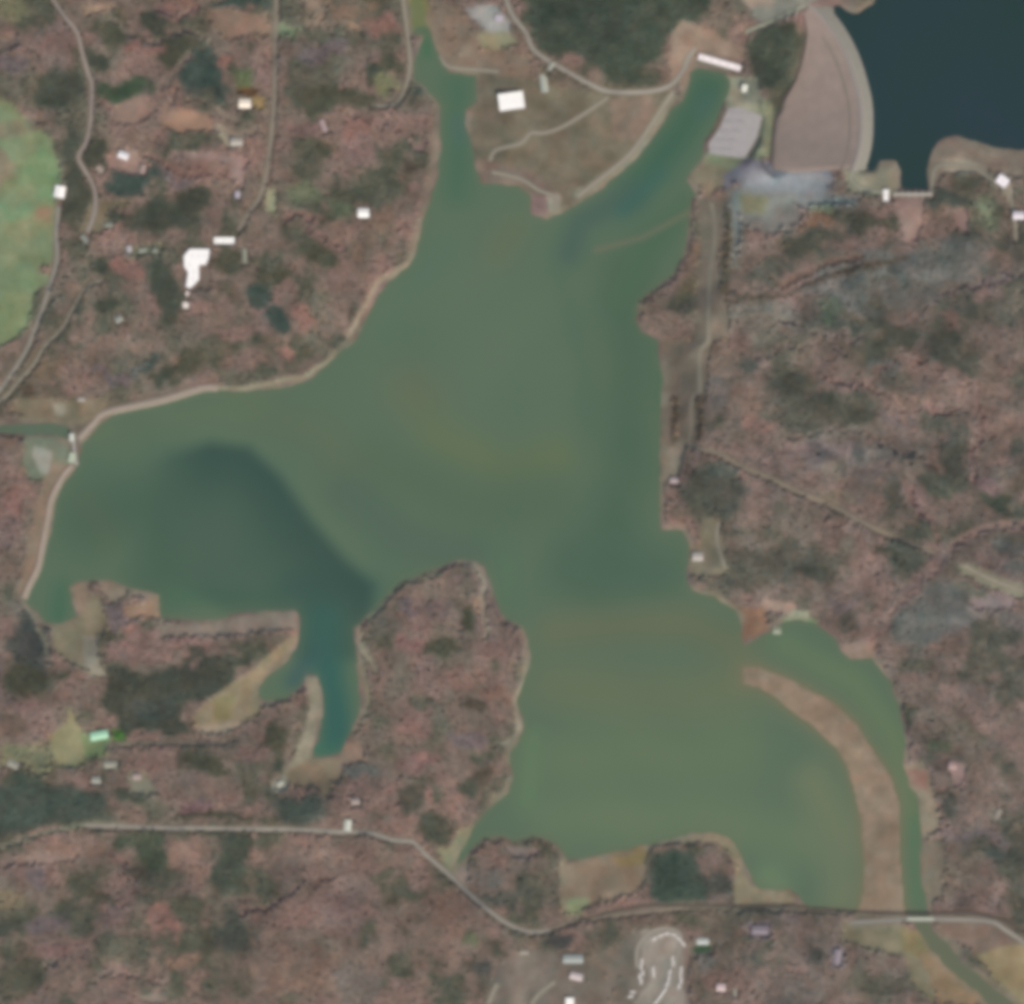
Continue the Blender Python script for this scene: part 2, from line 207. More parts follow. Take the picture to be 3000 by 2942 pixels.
poly(T(8, (1740, 1060), (1860, 1040), (1960, 1070), (2040, 1250), (2040, 1330), (1800, 1340), (1720, 1290)), (66, 82, 72), .97, .8, 10, 1)
poly(T(7, (-400, 660), (0, 690), (120, 670), (300, 700), (560, 730), (600, 800), (560, 850), (330, 880), (120, 930), (0, 960), (-400, 990)), (68, 80, 72), .97, .85, 14, 1)
# open ground
FIELD = T(1, (-900, 520), (0, 560), (120, 640), (220, 720), (295, 790), (300, 860), (330, 960), (330, 1060), (305, 1150), (298, 1300), (285, 1450), (215, 1500), (200, 1620), (175, 1720), (155, 1830), (60, 1904), (-900, 2500))
poly(FIELD, (124, 136, 102), 0, 0, 6, 1)
for s in [(1,230,960,90,150,(112,138,98)),(1,20,960,60,120,(142,124,104)),(1,60,1160,120,50,(116,142,106)),(1,250,1200,70,70,(146,118,96)),(1,150,1250,150,60,(130,132,98)),(1,60,700,120,60,(122,116,96)),(1,150,1500,120,80,(120,140,102)),(1,60,1700,100,140,(122,136,98)),(1,240,720,60,40,(124,114,98)),(1,180,1000,60,40,(118,138,100))]:
    blob(*s, d=0, e=0, a=.8)
def opens(lst):
    for col, d, soft, pts in lst: poly(pts, col, d, .1, soft, 1)
opens([
 ((150,124,104),.03,6,T(1,(910,640),(1060,620),(1180,660),(1190,730),(1000,730),(905,700))),
 ((146,122,108),.05,6,T(1,(640,600),(780,545),(860,580),(850,640),(760,690),(640,680))),
 ((148,126,116),.05,5,T(1,(960,845),(1180,855),(1370,890),(1360,1040),(1310,1010),(1270,920),(1100,900),(960,880))),
 ((134,108,96),.25,10,T(1,(900,900),(1280,910),(1280,990),(1000,990))),
 ((150,126,114),.0,5,T(1,(600,880),(720,840),(830,930),(820,980),(620,940))),
 ((152,146,126),.0,5,T(1,(1230,700),(1290,740),(1370,770),(1350,830),(1280,820),(1240,760))),
 ((150,130,110),.05,6,T(1,(480,40),(620,30),(640,70),(490,75))),
 ((150,132,112),.05,6,T(1,(0,220),(60,220),(60,280),(0,290))),
 ((136,118,100),.15,12,T(1,(1180,100),(1500,95),(1520,210),(1240,200))),
 ((122,112,92),.15,8,T(1,(470,1280),(500,1160),(560,1130),(720,1120),(600,1190),(560,1290))),
 ((118,122,100),.1,8,T(1,(700,1380),(900,1370),(900,1420),(760,1430))),
 ((150,130,92),.0,5,T(1,(1415,540),(1470,540),(1475,605),(1425,610))), ((98,74,54),0,5,T(1,(1330,490),(1430,500),(1420,530),(1335,520))),
 ((150,150,122),0,5,T(1,(1500,1070),(1540,1060),(1530,1200),(1490,1170))),
 ((146,146,140),0,8,T(2,(700,50),(860,40),(930,130),(930,200),(830,190),(740,110))),
 ((134,130,104),.05,8,T(2,(760,190),(920,190),(980,230),(880,285),(780,270))),
 ((126,112,96),.2,14,T(2,(480,20),(690,60),(770,290),(1050,320),(1050,440),(760,430),(560,360),(540,260))),
 ((134,128,86),.0,6,T(2,(350,-300),(400,0),(470,0),(490,150),(440,190),(400,150))),
 ((110,103,86),.07,14,T(2,(770,420),(1080,450),(1490,540),(1850,520),(1700,760),(1400,1070),(1180,1180),(1060,1190),(1050,1100),(780,1010),(760,960),(720,750))),
 ((118,104,92),.15,12,T(2,(760,900),(1050,960),(1200,1080),(1180,1100),(1040,1040),(770,1000))),
 ((122,108,94),.15,10,T(2,(1500,560),(1760,550),(1650,780),(1520,760))),
 ((134,112,106),.0,8,T(2,(1050,1095),(1180,1100),(1200,1190),(1060,1205))),
 ((150,146,128),0,4,T(2,(1160,1080),(1215,1090),(1210,1180),(1170,1180))),
 ((140,122,106),.05,8,T(3,(0,130),(120,170),(350,290),(340,330),(250,310),(90,290),(60,370),(0,500),(-60,430),(-60,200))),
 ((146,144,128),.0,6,T(3,(330,-100),(340,20),(420,110),(500,130),(620,80),(760,-20),(760,-100))),
 ((160,146,128),.0,5,T(3,(350,-20),(500,-10),(490,40),(370,40))),
 ((150,150,128),.0,5,T(3,(240,430),(400,440),(440,560),(460,640),(250,600),(240,500))),
 ((124,128,104),.0,6,T(3,(430,560),(500,600),(500,860),(380,900),(430,760))),
 ((124,134,106),.0,6,T(3,(140,850),(360,890),(330,950),(180,930),(120,900))),
 ((130,122,100),.0,8,T(3,(60,930),(180,930),(280,960),(240,1020),(140,1080),(50,1000))),
 ((116,116,122),.0,8,T(3,(240,980),(350,900),(480,905),(800,950),(840,1000),(500,960),(300,1010),(230,1050))),
 ((146,150,150),.0,26,T(3,(330,1010),(410,965),(620,965),(780,970),(830,1020),(790,1080),(620,1100),(430,1110),(330,1080))),
 ((156,161,160),.0,20,T(3,(420,980),(620,975),(560,1030),(430,1040))),
 ((136,143,134),.0,22,T(3,(270,1060),(440,1080),(640,1090),(620,1140),(460,1180),(330,1200),(300,1350),(280,1480),(270,1200))),
 ((138,138,108),.0,10,T(3,(330,1090),(470,1110),(450,1180),(340,1180))),
 ((128,138,134),.1,20,T(3,(640,1090),(960,1110),(960,1150),(660,1150))),
 ((146,144,122),.0,6,T(3,(905,960),(960,930),(1180,1000),(1180,1080),(1050,1090),(930,1060))),
 ((164,172,164),.0,4,T(3,(1115,930),(1180,930),(1185,1000),(1120,990))),
 ((132,128,108),.0,8,T(3,(930,900),(1180,895),(1190,1060),(1100,1060),(960,960))),
 ((138,118,108),.0,8,T(3,(1200,1120),(1340,1110),(1310,1300),(1270,1390),(1230,1290),(1200,1200))),
 ((136,122,106),.05,8,T(3,(1380,850),(1480,790),(1680,830),(1904,860),(2300,890),(2300,960),(1850,1000),(1800,980),(1650,930),(1500,900),(1420,1000),(1385,1050))),
 ((150,142,124),.0,6,T(3,(1450,900),(1650,920),(1700,990),(1820,1040),(1850,1190),(1770,1060),(1640,970),(1460,960))),
 ((146,122,112),.05,6,T(3,(1510,1180),(1580,1180),(1580,1300),(1530,1280))),
 ((124,134,108),.1,8,T(3,(1640,1120),(1720,1200),(1720,1260),(1640,1180))),
 ((122,113,98),.05,8,T(3,(100,1100),(240,1100),(250,1904),(60,1904),(90,1500))),
 ((122,111,96),.05,8,T(6,(0,0),(160,0),(120,300),(90,540),(0,620),(-110,600),(-110,0))),
 ((84,72,60),.6,4,T(6,(40,310),(110,310),(105,530),(85,530),(75,330))),((84,74,60),.6,4,T(5,(1845,310),(1875,310),(1870,600),(1850,600))),
 ((84,78,64),.6,4,T(3,(245,1170),(270,1170),(250,1640),(205,1640))),
 ((136,128,110),.0,6,T(5,(1795,640),(1904,560),(1904,700),(1800,800))),
 ((128,122,102),.1,8,T(6,(120,1000),(190,1000),(260,1280),(220,1300),(60,1300),(40,1160),(100,1140))),
 ((150,130,116),.0,5,T(6,(460,1460),(620,1470),(620,1520),(470,1510))), ((140,148,124),.0,5,T(6,(620,1510),(700,1515),(700,1540),(560,1560))),
 ((136,108,88),.05,6,T(6,(335,1500),(460,1500),(470,1600),(340,1650))), ((110,128,94),.05,6,T(6,(560,1560),(740,1560),(720,1620),(560,1630))),
 ((136,116,102),.1,8,T(6,(900,1700),(1070,1670),(1070,1780),(930,1770))),
 ((122,106,100),.5,9,T(6,(1380,1180),(1480,1150),(1490,1250),(1410,1300),(1200,1500),(1120,1580),(1090,1560),(1300,1330))),
 ((118,102,97),.6,9,T(6,(1480,1190),(1560,1080),(1700,1020),(1904,990),(2200,950),(2200,1020),(1904,1040),(1700,1090),(1600,1140))),
 ((132,130,110),.0,6,T(6,(1540,1250),(1600,1240),(1760,1330),(1904,1370),(1904,1440),(1700,1360),(1560,1290))),
 ((124,114,94),.05,8,T(4,(100,330),(330,330),(520,330),(600,330),(560,400),(480,450),(400,460),(200,450),(60,400))),
 ((142,140,122),.0,5,T(4,(300,350),(360,350),(350,400),(310,400))),
 ((118,124,104),.05,8,T(4,(150,540),(330,540),(420,640),(360,740),(300,760),(180,780),(130,680))),
 ((150,150,136),.0,5,T(4,(200,600),(280,620),(270,740),(230,720),(190,640))),
 ((134,118,100),.05,8,T(4,(300,680),(400,700),(330,830),(260,1000),(230,1180),(170,1340),(110,1400),(150,1200),(210,950),(250,800))),
 ((136,128,104),.05,8,T(4,(300,1590),(450,1530),(480,1400),(560,1440),(600,1600),(540,1640),(560,1880),(500,1850),(440,1820),(300,1700))),
 ((144,140,122),.0,5,T(4,(460,1650),(540,1650),(545,1800),(590,1860),(520,1850),(480,1800))),
 ((138,122,104),.1,7,T(4,(400,1360),(480,1340),(500,1430),(440,1500))), ((140,128,110),.05,7,T(4,(560,1340),(660,1350),(720,1400),(640,1460),(590,1420))),
 ((144,122,102),.0,6,T(4,(700,1490),(830,1460),(850,1410),(885,1410),(890,1535),(720,1540))),
 ((136,124,110),.1,7,T(4,(890,1590),(1190,1590),(1350,1540),(1640,1510),(1650,1600),(1300,1640),(900,1640))),
 ((142,130,104),.0,6,T(7,(1100,270),(1235,170),(1375,70),(1525,-45),(1615,-140),(1645,-150),(1600,-60),(1480,60),(1430,130),(1450,270),(1330,350),(1200,390),(1110,390),(1080,330))),
 ((132,124,90),.0,6,T(7,(1200,210),(1300,190),(1290,300),(1200,310))),
 ((158,144,122),.0,4,T(7,(1100,350),(1200,355),(1330,330),(1320,360),(1200,388),(1105,385))),
 ((142,136,116),.0,4,T(7,(1710,80),(1760,80),(1790,180),(1790,280),(1740,420),(1720,530),(1640,620),(1560,690),(1540,660),(1640,560),(1700,420),(1740,250))),
 ((142,126,102),.05,7,T(7,(1620,600),(1740,540),(1904,540),(1904,660),(1850,680),(1820,760),(1780,700),(1600,680))),
 ((146,128,110),.0,6,T(8,(0,460),(110,450),(130,550),(40,570),(0,600))),
 ((158,156,138),.0,4,T(7,(1530,650),(1590,650),(1600,710),(1530,710))),
 ((142,138,104),.05,8,T(7,(290,410),(380,340),(390,260),(430,340),(520,430),(600,440),(600,500),(480,540),(440,580),(330,580),(290,500))),
 ((124,140,100),.0,6,T(7,(470,400),(620,420),(580,510),(480,510))), ((78,116,56),.3,6,T(7,(620,360),(680,370),(710,430),(640,430))),
 ((124,124,98),.3,10,T(7,(0,460),(280,450),(300,600),(240,660),(130,560),(0,580))),
 ((126,128,108),.1,8,T(7,(580,540),(680,560),(660,600),(580,590))), ((136,132,112),.1,6,T(7,(730,610),(800,610),(880,730),(740,720))),
 ((128,130,104),.0,6,T(8,(540,1040),(600,1050),(660,940),(720,930),(740,960),(660,1060),(640,1180),(600,1140))),
 ((140,128,116),.1,6,T(8,(640,1170),(700,1100),(720,1200),(680,1260))),
 ((142,126,104),.02,8,T(8,(1230,1140),(1400,1090),(1500,1060),(1710,1030),(1700,1180),(1640,1290),(1400,1340),(1280,1400),(1230,1370))),
 ((140,126,90),.0,7,T(8,(1500,1045),(1700,1030),(1690,1110),(1540,1120))), ((138,144,108),.0,6,T(8,(1230,1330),(1370,1320),(1330,1390),(1240,1400))),
 ((142,128,118),.0,6,T(8,(920,1030),(1060,1040),(1100,1050),(1040,1100),(960,1080))),
 ((138,128,104),.0,5,T(9,(40,960),(180,950),(250,980),(310,1050),(325,1180),(380,1250),(600,1270),(620,1340),(300,1340),(300,1150),(260,1060),(180,1010),(0,1000),(-40,1010))),
 ((146,134,114),.0,6,T(9,(1240,570),(1330,560),(1380,640),(1400,740),(1430,900),(1390,960),(1330,970),(1330,780),(1270,680))),
 ((150,118,104),.0,6,T(9,(1250,600),(1350,600),(1360,700),(1290,690))),
 ((124,116,100),.1,10,T(9,(1340,1020),(1440,980),(1480,1100),(1450,1300),(1380,1340),(1340,1200))),
 ((130,124,100),.1,10,T(9,(900,1460),(1240,1480),(1300,1600),(1400,1700),(1400,1904),(1300,1800),(1250,1640),(900,1560))),
 ((134,124,92),.0,6,T(9,(1220,1500),(1300,1500),(1400,1640),(1330,1640),(1240,1600))), ((138,120,94),.02,7,T(9,(1320,1630),(1480,1630),(1620,1800),(1700,1904),(1440,1904),(1380,1740))),
 ((140,128,98),.02,10,T(9,(1640,1620),(1904,1560),(2200,1600),(2200,2100),(1904,1904),(1760,1780))),
 ((120,104,92),.1,10,T(9,(1420,1450),(1700,1460),(1860,1560),(1640,1600),(1500,1560))),
 ((116,108,97),.04,20,T(8,(860,1700),(1060,1600),(1200,1600),(1380,1700),(1650,1500),(1904,1480),(1904,2200),(700,2200))),
 ((112,104,92),.2,8,T(8,(1360,1650),(1640,1600),(1600,1904),(1380,1904))),
 ((128,114,104),.1,10,T(9,(-20,1480),(40,1500),(30,2200),(-20,2200))),
 ((146,139,126),.0,5,T(8,(1690,1500),(1860,1480),(1904,1560),(1904,1904),(1640,1904),(1740,1760),(1670,1640))),
 ((134,128,108),.05,6,T(9,(930,1440),(1220,1420),(1220,1480),(940,1480))),
 ((124,112,116),.05,7,T(9,(370,1460),(480,1460),(480,1520),(380,1520))), ((138,130,130),.02,5,T(9,(830,1590),(890,1590),(890,1700),(840,1690))),
 ((150,126,118),.02,6,T(9,(1480,540),(1560,580),(1570,680),(1520,680))),((136,130,118),.05,6,T(9,(1730,800),(1790,820),(1770,900),(1720,880))),
])
# cleared strips, pale banks
PALE = (140, 134, 116)
for pts, w, col, d in [
 (T(2,(545,480),(530,700),(515,900),(475,1100),(430,1260),(395,1430)),22,(128,116,102),0),(T(2,(375,1475),(280,1530),(190,1590),(140,1690),(90,1790),(30,1880)),16,(158,144,122),0),
 (T(4,(1880,50),(1800,130),(1700,190),(1570,225),(1430,250),(1210,262)),13,(146,142,120),0),
 (T(5,(640,1235),(740,1240),(800,1340),(790,1480),(810,1620),(800,1660)),14,(140,134,118),0),(T(5,(150,1540),(330,1370),(430,1330),(560,1290)),13,(120,122,102),0),
 (T(5,(95,1590),(110,1700),(180,1800),(200,1850)),16,(138,132,112),0),(T(8,(110,0),(150,140),(150,250),(110,330),(60,410)),16,(134,126,104),0),
 (T(8,(1020,90),(970,190),(985,300),(1000,360),(970,430),(880,470)),14,(142,138,120),0),(T(5,(1030,1820),(1010,1900)),12,(140,138,118),0),
 (T(8,(880,760),(810,850),(770,900),(690,960)),14,(128,122,98),0),
 (T(2,(1850,530),(1790,620),(1700,760),(1640,850),(1500,970),(1330,1090)),26,(138,140,120),0),
 (T(4,(150,1450),(190,1560),(250,1660),(290,1800)),16,(128,124,108),0),(T(6,(60,1380),(240,1460),(320,1520),(330,1600)),18,(124,116,100),.1),
 (T(1,(1060,310),(980,420),(900,490)),22,(122,110,100),.1),(T(1,(1100,190),(1180,240)),16,(124,116,100),.1),
 (T(8,(1710,1030),(1850,985),(1960,955)),14,(142,134,114),0),(T(8,(1240,1100),(1240,1390)),14,(142,132,110),0),
 (T(3,(640,1610),(800,1540),(950,1490),(1100,1460)),14,(82,70,64),.5),(T(3,(260,1690),(400,1660),(520,1650)),12,(82,82,66),.6),
 (T(3,(560,1590),(800,1470),(1000,1440)),22,(126,108,96),.15),
 (T(9,(0,1352),(600,1356),(900,1384),(1215,1388)),9,(84,80,68),0),(T(9,(1370,1390),(1600,1380),(1800,1430)),9,(88,78,68),.0),
 (T(9,(0,1375),(500,1378),(930,1400)),12,(112,108,94),0),
 (T(6,(840,910),(1000,960)),14,(122,108,98),.1),(T(7,(0,1030),(200,960),(500,900),(700,900)),16,(120,120,104),.05),
 ]: stroke(pts, w, col, d, 0, 4, 1)
for pts, w, col, d in [
 (T(6,(760,180),(900,240),(1050,300),(1200,340),(1400,370),(1540,400)),16,(132,112,104),.2),(T(6,(540,560),(640,520),(780,495),(950,500),(1050,560),(1180,640),(1380,660)),14,(122,114,106),.2),
 (T(6,(900,200),(1060,150),(1200,90),(1350,60)),13,(122,104,96),.3),(T(6,(1460,1130),(1380,1050),(1290,960),(1220,850)),16,(128,106,100),.15),(T(6,(1590,800),(1660,560),(1680,380),(1640,160)),16,(130,108,102),.25),
 (T(6,(1450,1220),(1560,1100),(1700,1040),(1904,1010),(2100,990)),15,(126,108,102),.3),(T(6,(1440,1200),(1330,1340),(1200,1480),(1080,1640),(960,1700)),15,(126,108,102),.35),
 (T(6,(1150,850),(1180,960),(1300,1080)),12,(86,78,66),.9),(T(6,(700,880),(760,930),(860,990),(1050,1010)),13,(126,110,102),.25),(T(6,(360,60),(480,60),(620,40),(900,30)),12,(124,112,106),.3),
 (T(7,(600,980),(700,1100),(760,1220),(860,1270)),16,(132,112,104),.2),(T(7,(1904,1200),(1700,1240),(1500,1330),(1350,1420)),16,(128,108,100),.25),(T(7,(560,1720),(700,1690),(860,1740)),13,(130,114,104),.2),
 (T(3,(1904,1500),(1700,1540),(1500,1620),(1300,1720)),14,(122,110,106),.25),(T(3,(560,1850),(800,1870),(1000,1860)),12,(120,108,102),.25)]: stroke(pts, w, col, d, .03, 6, 2)
for pts, w, col in [(T(1,(1040,560),(1180,590),(1300,640),(1440,700)),14,(130,116,102)),(T(1,(1190,690),(1330,710),(1480,740)),16,(134,122,108)),(T(1,(740,830),(820,860),(900,900)),16,(132,110,100)),(T(1,(600,60),(760,210),(900,190),(1100,200)),15,(122,112,100)),
 (T(1,(980,480),(940,560),(900,640)),18,(136,116,102)),(T(1,(1180,110),(1330,150),(1520,140)),26,(136,114,98)),(T(1,(880,20),(960,60),(1090,50)),22,(134,110,100)),(T(1,(560,1180),(640,1130),(720,1120)),16,(124,116,92)),(T(1,(1560,1180),(1700,1260),(1904,1380)),16,(126,106,98)),
 (T(1,(250,1700),(330,1580),(460,1480)),10,(120,118,104)),(T(2,(30,690),(200,720),(420,780)),20,(126,106,98)),(T(1,(0,220),(120,200),(240,260)),16,(130,114,104))]: stroke(pts, w, col, .03, .03, 5, 2)
stroke(T(3, (260, 1690), (400, 1668), (560, 1645), (700, 1600), (850, 1545), (980, 1500), (1250, 1440)), 12, (80, 72, 62), .9, .5, 4, 1)
stroke(T(6, (1470, 1190), (1300, 1345), (1130, 1560)), 15, (138, 120, 110), .03, .03, 5, 1); stroke(T(6, (1440, 1200), (1560, 1090), (1700, 1030), (1950, 1000)), 15, (138, 120, 110), .03, .03, 5, 1)
# pale wave-cut rim round the lakes
rim = (1 - sm(8, 17, np.abs(dLow - 5))) * sm(-.25, .35, n3 + .1)
paint(rim * .7, (132, 124, 105), .0)
paint((1 - sm(10, 24, np.abs(dU))) * .8 * sm(-.2, .2, n2 + .2), (128, 118, 102), 0)
paint((1 - sm(-6, 6, dBAR)) * 1.0, (138, 122, 102), 0)
D *= np.where(~west & (dcr < 110) & (PY < 520), 0, 1)
D *= sm(8, 20, dLow) * sm(5, 16, dU) * sm(0, 14, dDAM) * sm(0, 10, sdist(YARD))
D = D * sm(.12, .62, D)
def noise_at(U, Vv, cell, seed):
    r = np.random.default_rng(seed); g = r.random((512, 512)); u = U / cell; v = Vv / cell; i = np.floor(u).astype(int); j = np.floor(v).astype(int); fu = u - i; fv = v - j; fu = fu * fu * (3 - 2 * fu); fv = fv * fv * (3 - 2 * fv); i %= 511; j %= 511
    return (g[i, j] * (1 - fu) + g[i + 1, j] * fu) * (1 - fv) + (g[i, j + 1] * (1 - fu) + g[i + 1, j + 1] * fu) * fv - .5
def streaks(deg, seed):  # stretched noise imitating light and shade on ridges and gullies
    c, s_ = math.cos(math.radians(deg)), math.sin(math.radians(deg)); U = WX * c + WY * s_; Vv = -WX * s_ + WY * c
    return noise_at(U / 4.5, Vv, 36, seed) + .6 * noise_at(U / 4, Vv, 17, seed + 1)
eastm = sm(1980, 2150, PX) * sm(560, 760, PY) * sm(.3, .9, D)
C = C * (1 - .3 * eastm[..., None]) + np.array([103, 99, 96.]) * .3 * eastm[..., None]
dirm = sm(-.15, .15, fbm(500, 811, 2))
stk = streaks(32, 801) * dirm + streaks(-42, 805) * (1 - dirm)
C += (stk * (6 + 24 * eastm) * sm(.2, .8, D))[..., None] * np.array([1.1, .95, .95])  # relief shading painted into the cover colour, strongest in the east
C += fbm(75, 300, 2)[..., None] * np.array([9, 8, 6]) + (fbm(38, 301, 3)[..., None] * np.array([19, 17, 16])) + fbm(30, 305, 2)[..., None] * np.array([7, -1, -2])
wy_ = sm(.3, .9, D)[..., None]; C = C * (1 - .22 * wy_) + np.array([103, 98, 86.]) * .22 * wy_
C = np.clip(C, 30, 235)

# ------------------------------------------------------------------ materials
MATS = {}
def new_mat(name):
    m = bpy.data.materials.new(name); m.use_nodes = True; nt = m.node_tree
    return m, nt, nt.nodes['Principled BSDF']
def plain(name, rgb, rough=.8, metal=0, var=.12, scale=.4, spec=.3):
    if name in MATS: return MATS[name]
    m, nt, b = new_mat(name); c = lin(rgb) / GAIN
    tc = nt.nodes.new('ShaderNodeTexCoord'); no = nt.nodes.new('ShaderNodeTexNoise'); no.inputs['Scale'].default_value = scale; no.inputs['Detail'].default_value = 6
    mx = nt.nodes.new('ShaderNodeMix'); mx.data_type = 'RGBA'
    c2 = np.clip(c * (1 - var * 2), 0, 1); c1 = np.clip(c * (1 + var), 0, .93)
    mx.inputs['A'].default_value = (*c2, 1); mx.inputs['B'].default_value = (*c1, 1)
    nt.links.new(tc.outputs['Object'], no.inputs['Vector']); nt.links.new(no.outputs['Fac'], mx.inputs['Factor']); nt.links.new(mx.outputs['Result'], b.inputs['Base Color'])
    b.inputs['Roughness'].default_value = rough; b.inputs['Metallic'].default_value = metal; b.inputs['Specular IOR Level'].default_value = spec
    MATS[name] = m; return m
def ground_mat():
    m, nt, b = new_mat('earth_and_grass'); L = nt.links
    at = nt.nodes.new('ShaderNodeAttribute'); at.attribute_name = 'cover'
    geo = nt.nodes.new('ShaderNodeNewGeometry')
    a = nt.nodes.new('ShaderNodeTexNoise'); a.inputs['Scale'].default_value = .09; a.inputs['Detail'].default_value = 5; a.inputs['Roughness'].default_value = .7
    c = nt.nodes.new('ShaderNodeTexNoise'); c.inputs['Scale'].default_value = .6; c.inputs['Detail'].default_value = 4
    L.new(geo.outputs['Position'], a.inputs['Vector']); L.new(geo.outputs['Position'], c.inputs['Vector'])
    s = nt.nodes.new('ShaderNodeMath'); s.operation = 'ADD'; L.new(a.outputs['Fac'], s.inputs[0]); L.new(c.outputs['Fac'], s.inputs[1])
    mr = nt.nodes.new('ShaderNodeMapRange'); mr.inputs['From Min'].default_value = .6; mr.inputs['From Max'].default_value = 1.4; mr.inputs['To Min'].default_value = .72; mr.inputs['To Max'].default_value = 1.28
    L.new(s.outputs[0], mr.inputs['Value'])
    v = nt.nodes.new('ShaderNodeVectorMath'); v.operation = 'SCALE'; L.new(at.outputs['Color'], v.inputs[0]); L.new(mr.outputs['Result'], v.inputs['Scale'])
    L.new(v.outputs['Vector'], b.inputs['Base Color']); b.inputs['Roughness'].default_value = .95; b.inputs['Specular IOR Level'].default_value = .15
    return m
def water_mat():
    m, nt, b = new_mat('murky_water'); L = nt.links
    at = nt.nodes.new('ShaderNodeAttribute'); at.attribute_name = 'cover'
    L.new(at.outputs['Color'], b.inputs['Base Color']); b.inputs['Roughness'].default_value = .22; b.inputs['IOR'].default_value = 1.33
    geo = nt.nodes.new('ShaderNodeNewGeometry'); n = nt.nodes.new('ShaderNodeTexNoise'); n.inputs['Scale'].default_value = .5; n.inputs['Detail'].default_value = 3
    bp = nt.nodes.new('ShaderNodeBump'); bp.inputs['Strength'].default_value = .06; bp.inputs['Distance'].default_value = .2
    L.new(geo.outputs['Position'], n.inputs['Vector']); L.new(n.outputs['Fac'], bp.inputs['Height']); L.new(bp.outputs['Normal'], b.inputs['Normal'])
    return m
def tree_mat(name, rough=.9):
    m, nt, b = new_mat(name); L = nt.links
    at = nt.nodes.new('ShaderNodeAttribute'); at.attribute_type = 'INSTANCER'; at.attribute_name = 'tint'
    L.new(at.outputs['Color'], b.inputs['Base Color']); b.inputs['Roughness'].default_value = rough; b.inputs['Specular IOR Level'].default_value = .1
    return m

def mesh_np(name, verts, faces, mats, col=None, smooth=False, kind=None, label=None, parent=None):
    me = bpy.data.meshes.new(name); verts = np.asarray(verts, np.float32); faces = np.asarray(faces, np.int32)
    me.vertices.add(len(verts)); me.vertices.foreach_set('co', verts.ravel())
    k = faces.shape[1]; me.loops.add(faces.size); me.loops.foreach_set('vertex_index', faces.ravel())
    me.polygons.add(len(faces)); me.polygons.foreach_set('loop_start', np.arange(0, faces.size, k, dtype=np.int32)); me.polygons.foreach_set('loop_total', np.full(len(faces), k, np.int32))
    if smooth: me.polygons.foreach_set('use_smooth', np.ones(len(faces), bool))
    me.update(calc_edges=True); me.validate()
    if col is not None:
        a = me.color_attributes.new('cover', 'FLOAT_COLOR', 'POINT'); a.data.foreach_set('color', np.concatenate([col, np.ones((len(col), 1))], 1).astype(np.float32).ravel())
    for m in (mats if isinstance(mats, list) else [mats]): me.materials.append(m)
    o = bpy.data.objects.new(name, me); COL.objects.link(o)
    if kind: o['kind'] = kind
    if label: o['label'] = label
    if parent: o.parent = parent
    return o

# ------------------------------------------------------------------ ground sheet
ext = list(np.arange(60, 1500, 60)) + list(np.arange(1500, 5000, 250)) + [5600, 6500, 8000, 10500, 14000, 24000]
gx = np.concatenate([LO - np.array(ext[::-1]), ax, HI + np.array(ext)])
GX, GY = np.meshgrid(gx, gx); M = len(gx)
span = HI - LO
MX = LO + span - np.abs(((GX - LO) % (2 * span)) - span); MY = LO + span - np.abs(((GY - LO) % (2 * span)) - span)   # land beyond the frame carries on with like hills
GH = samp(Hg, MX, MY)
far = sm(0, 2500, np.maximum(np.maximum(LO - GX, GX - HI), np.maximum(LO - GY, GY - HI)))
outx = (far > 0) | (GX < LO) | (GX > HI) | (GY < LO) | (GY > HI)
GH = np.where(outx, np.maximum(GH, 3) * (1 - far * .6) + 60 * far * .6, GH)
GH = np.where(outx & (sdist(UPPER, GX, GY) < 0), 80, GH)
GC = samp(C, MX, MY); GD = samp(D, MX, MY)
GL = lin(GC) / GAIN
litter = lin((118, 100, 86)) / GAIN
GL = GL * (1 - .35 * GD[..., None]) + (litter * .35) * GD[..., None]
vx = np.stack([GX - 1500, 1471 - GY, GH], -1).reshape(-1, 3)
idx = np.arange(M * M).reshape(M, M)
fc = np.stack([idx[1:, :-1], idx[1:, 1:], idx[:-1, 1:], idx[:-1, :-1]], -1).reshape(-1, 4)
mesh_np('ground', vx, fc, ground_mat(), GL.reshape(-1, 3), True, 'structure')

# ------------------------------------------------------------------ water
WS = 8.0
def water(name, poly_pts, z, margin, cfun, lo=None):
    xs = np.array([p[0] for p in poly_pts]); ys = np.array([p[1] for p in poly_pts])
    a = np.arange(xs.min() - margin - WS, xs.max() + margin + WS, WS); b = np.arange(ys.min() - margin - WS, ys.max() + margin + WS, WS)
    X, Y = np.meshgrid(a, b); d = sdist(poly_pts, X, Y)
    ok = d < margin; cell = ok[:-1, :-1] | ok[1:, :-1] | ok[:-1, 1:] | ok[1:, 1:]
    id_ = np.arange(X.size).reshape(X.shape)
    f = np.stack([id_[1:, :-1], id_[1:, 1:], id_[:-1, 1:], id_[:-1, :-1]], -1)[cell]
    used = np.unique(f); re = np.zeros(X.size, int); re[used] = np.arange(len(used))
    c = np.clip(lin(np.clip(cfun(X, Y, d), 0, 255)) - np.array([.004, .007, .011]), .003, 1) / GAIN
    v = np.stack([X - 1500, 1471 - Y, np.full(X.shape, z)], -1).reshape(-1, 3)[used]
    return mesh_np(name, v, re[f], WM, c.reshape(-1, 3)[used], True, 'structure')
WM = water_mat()
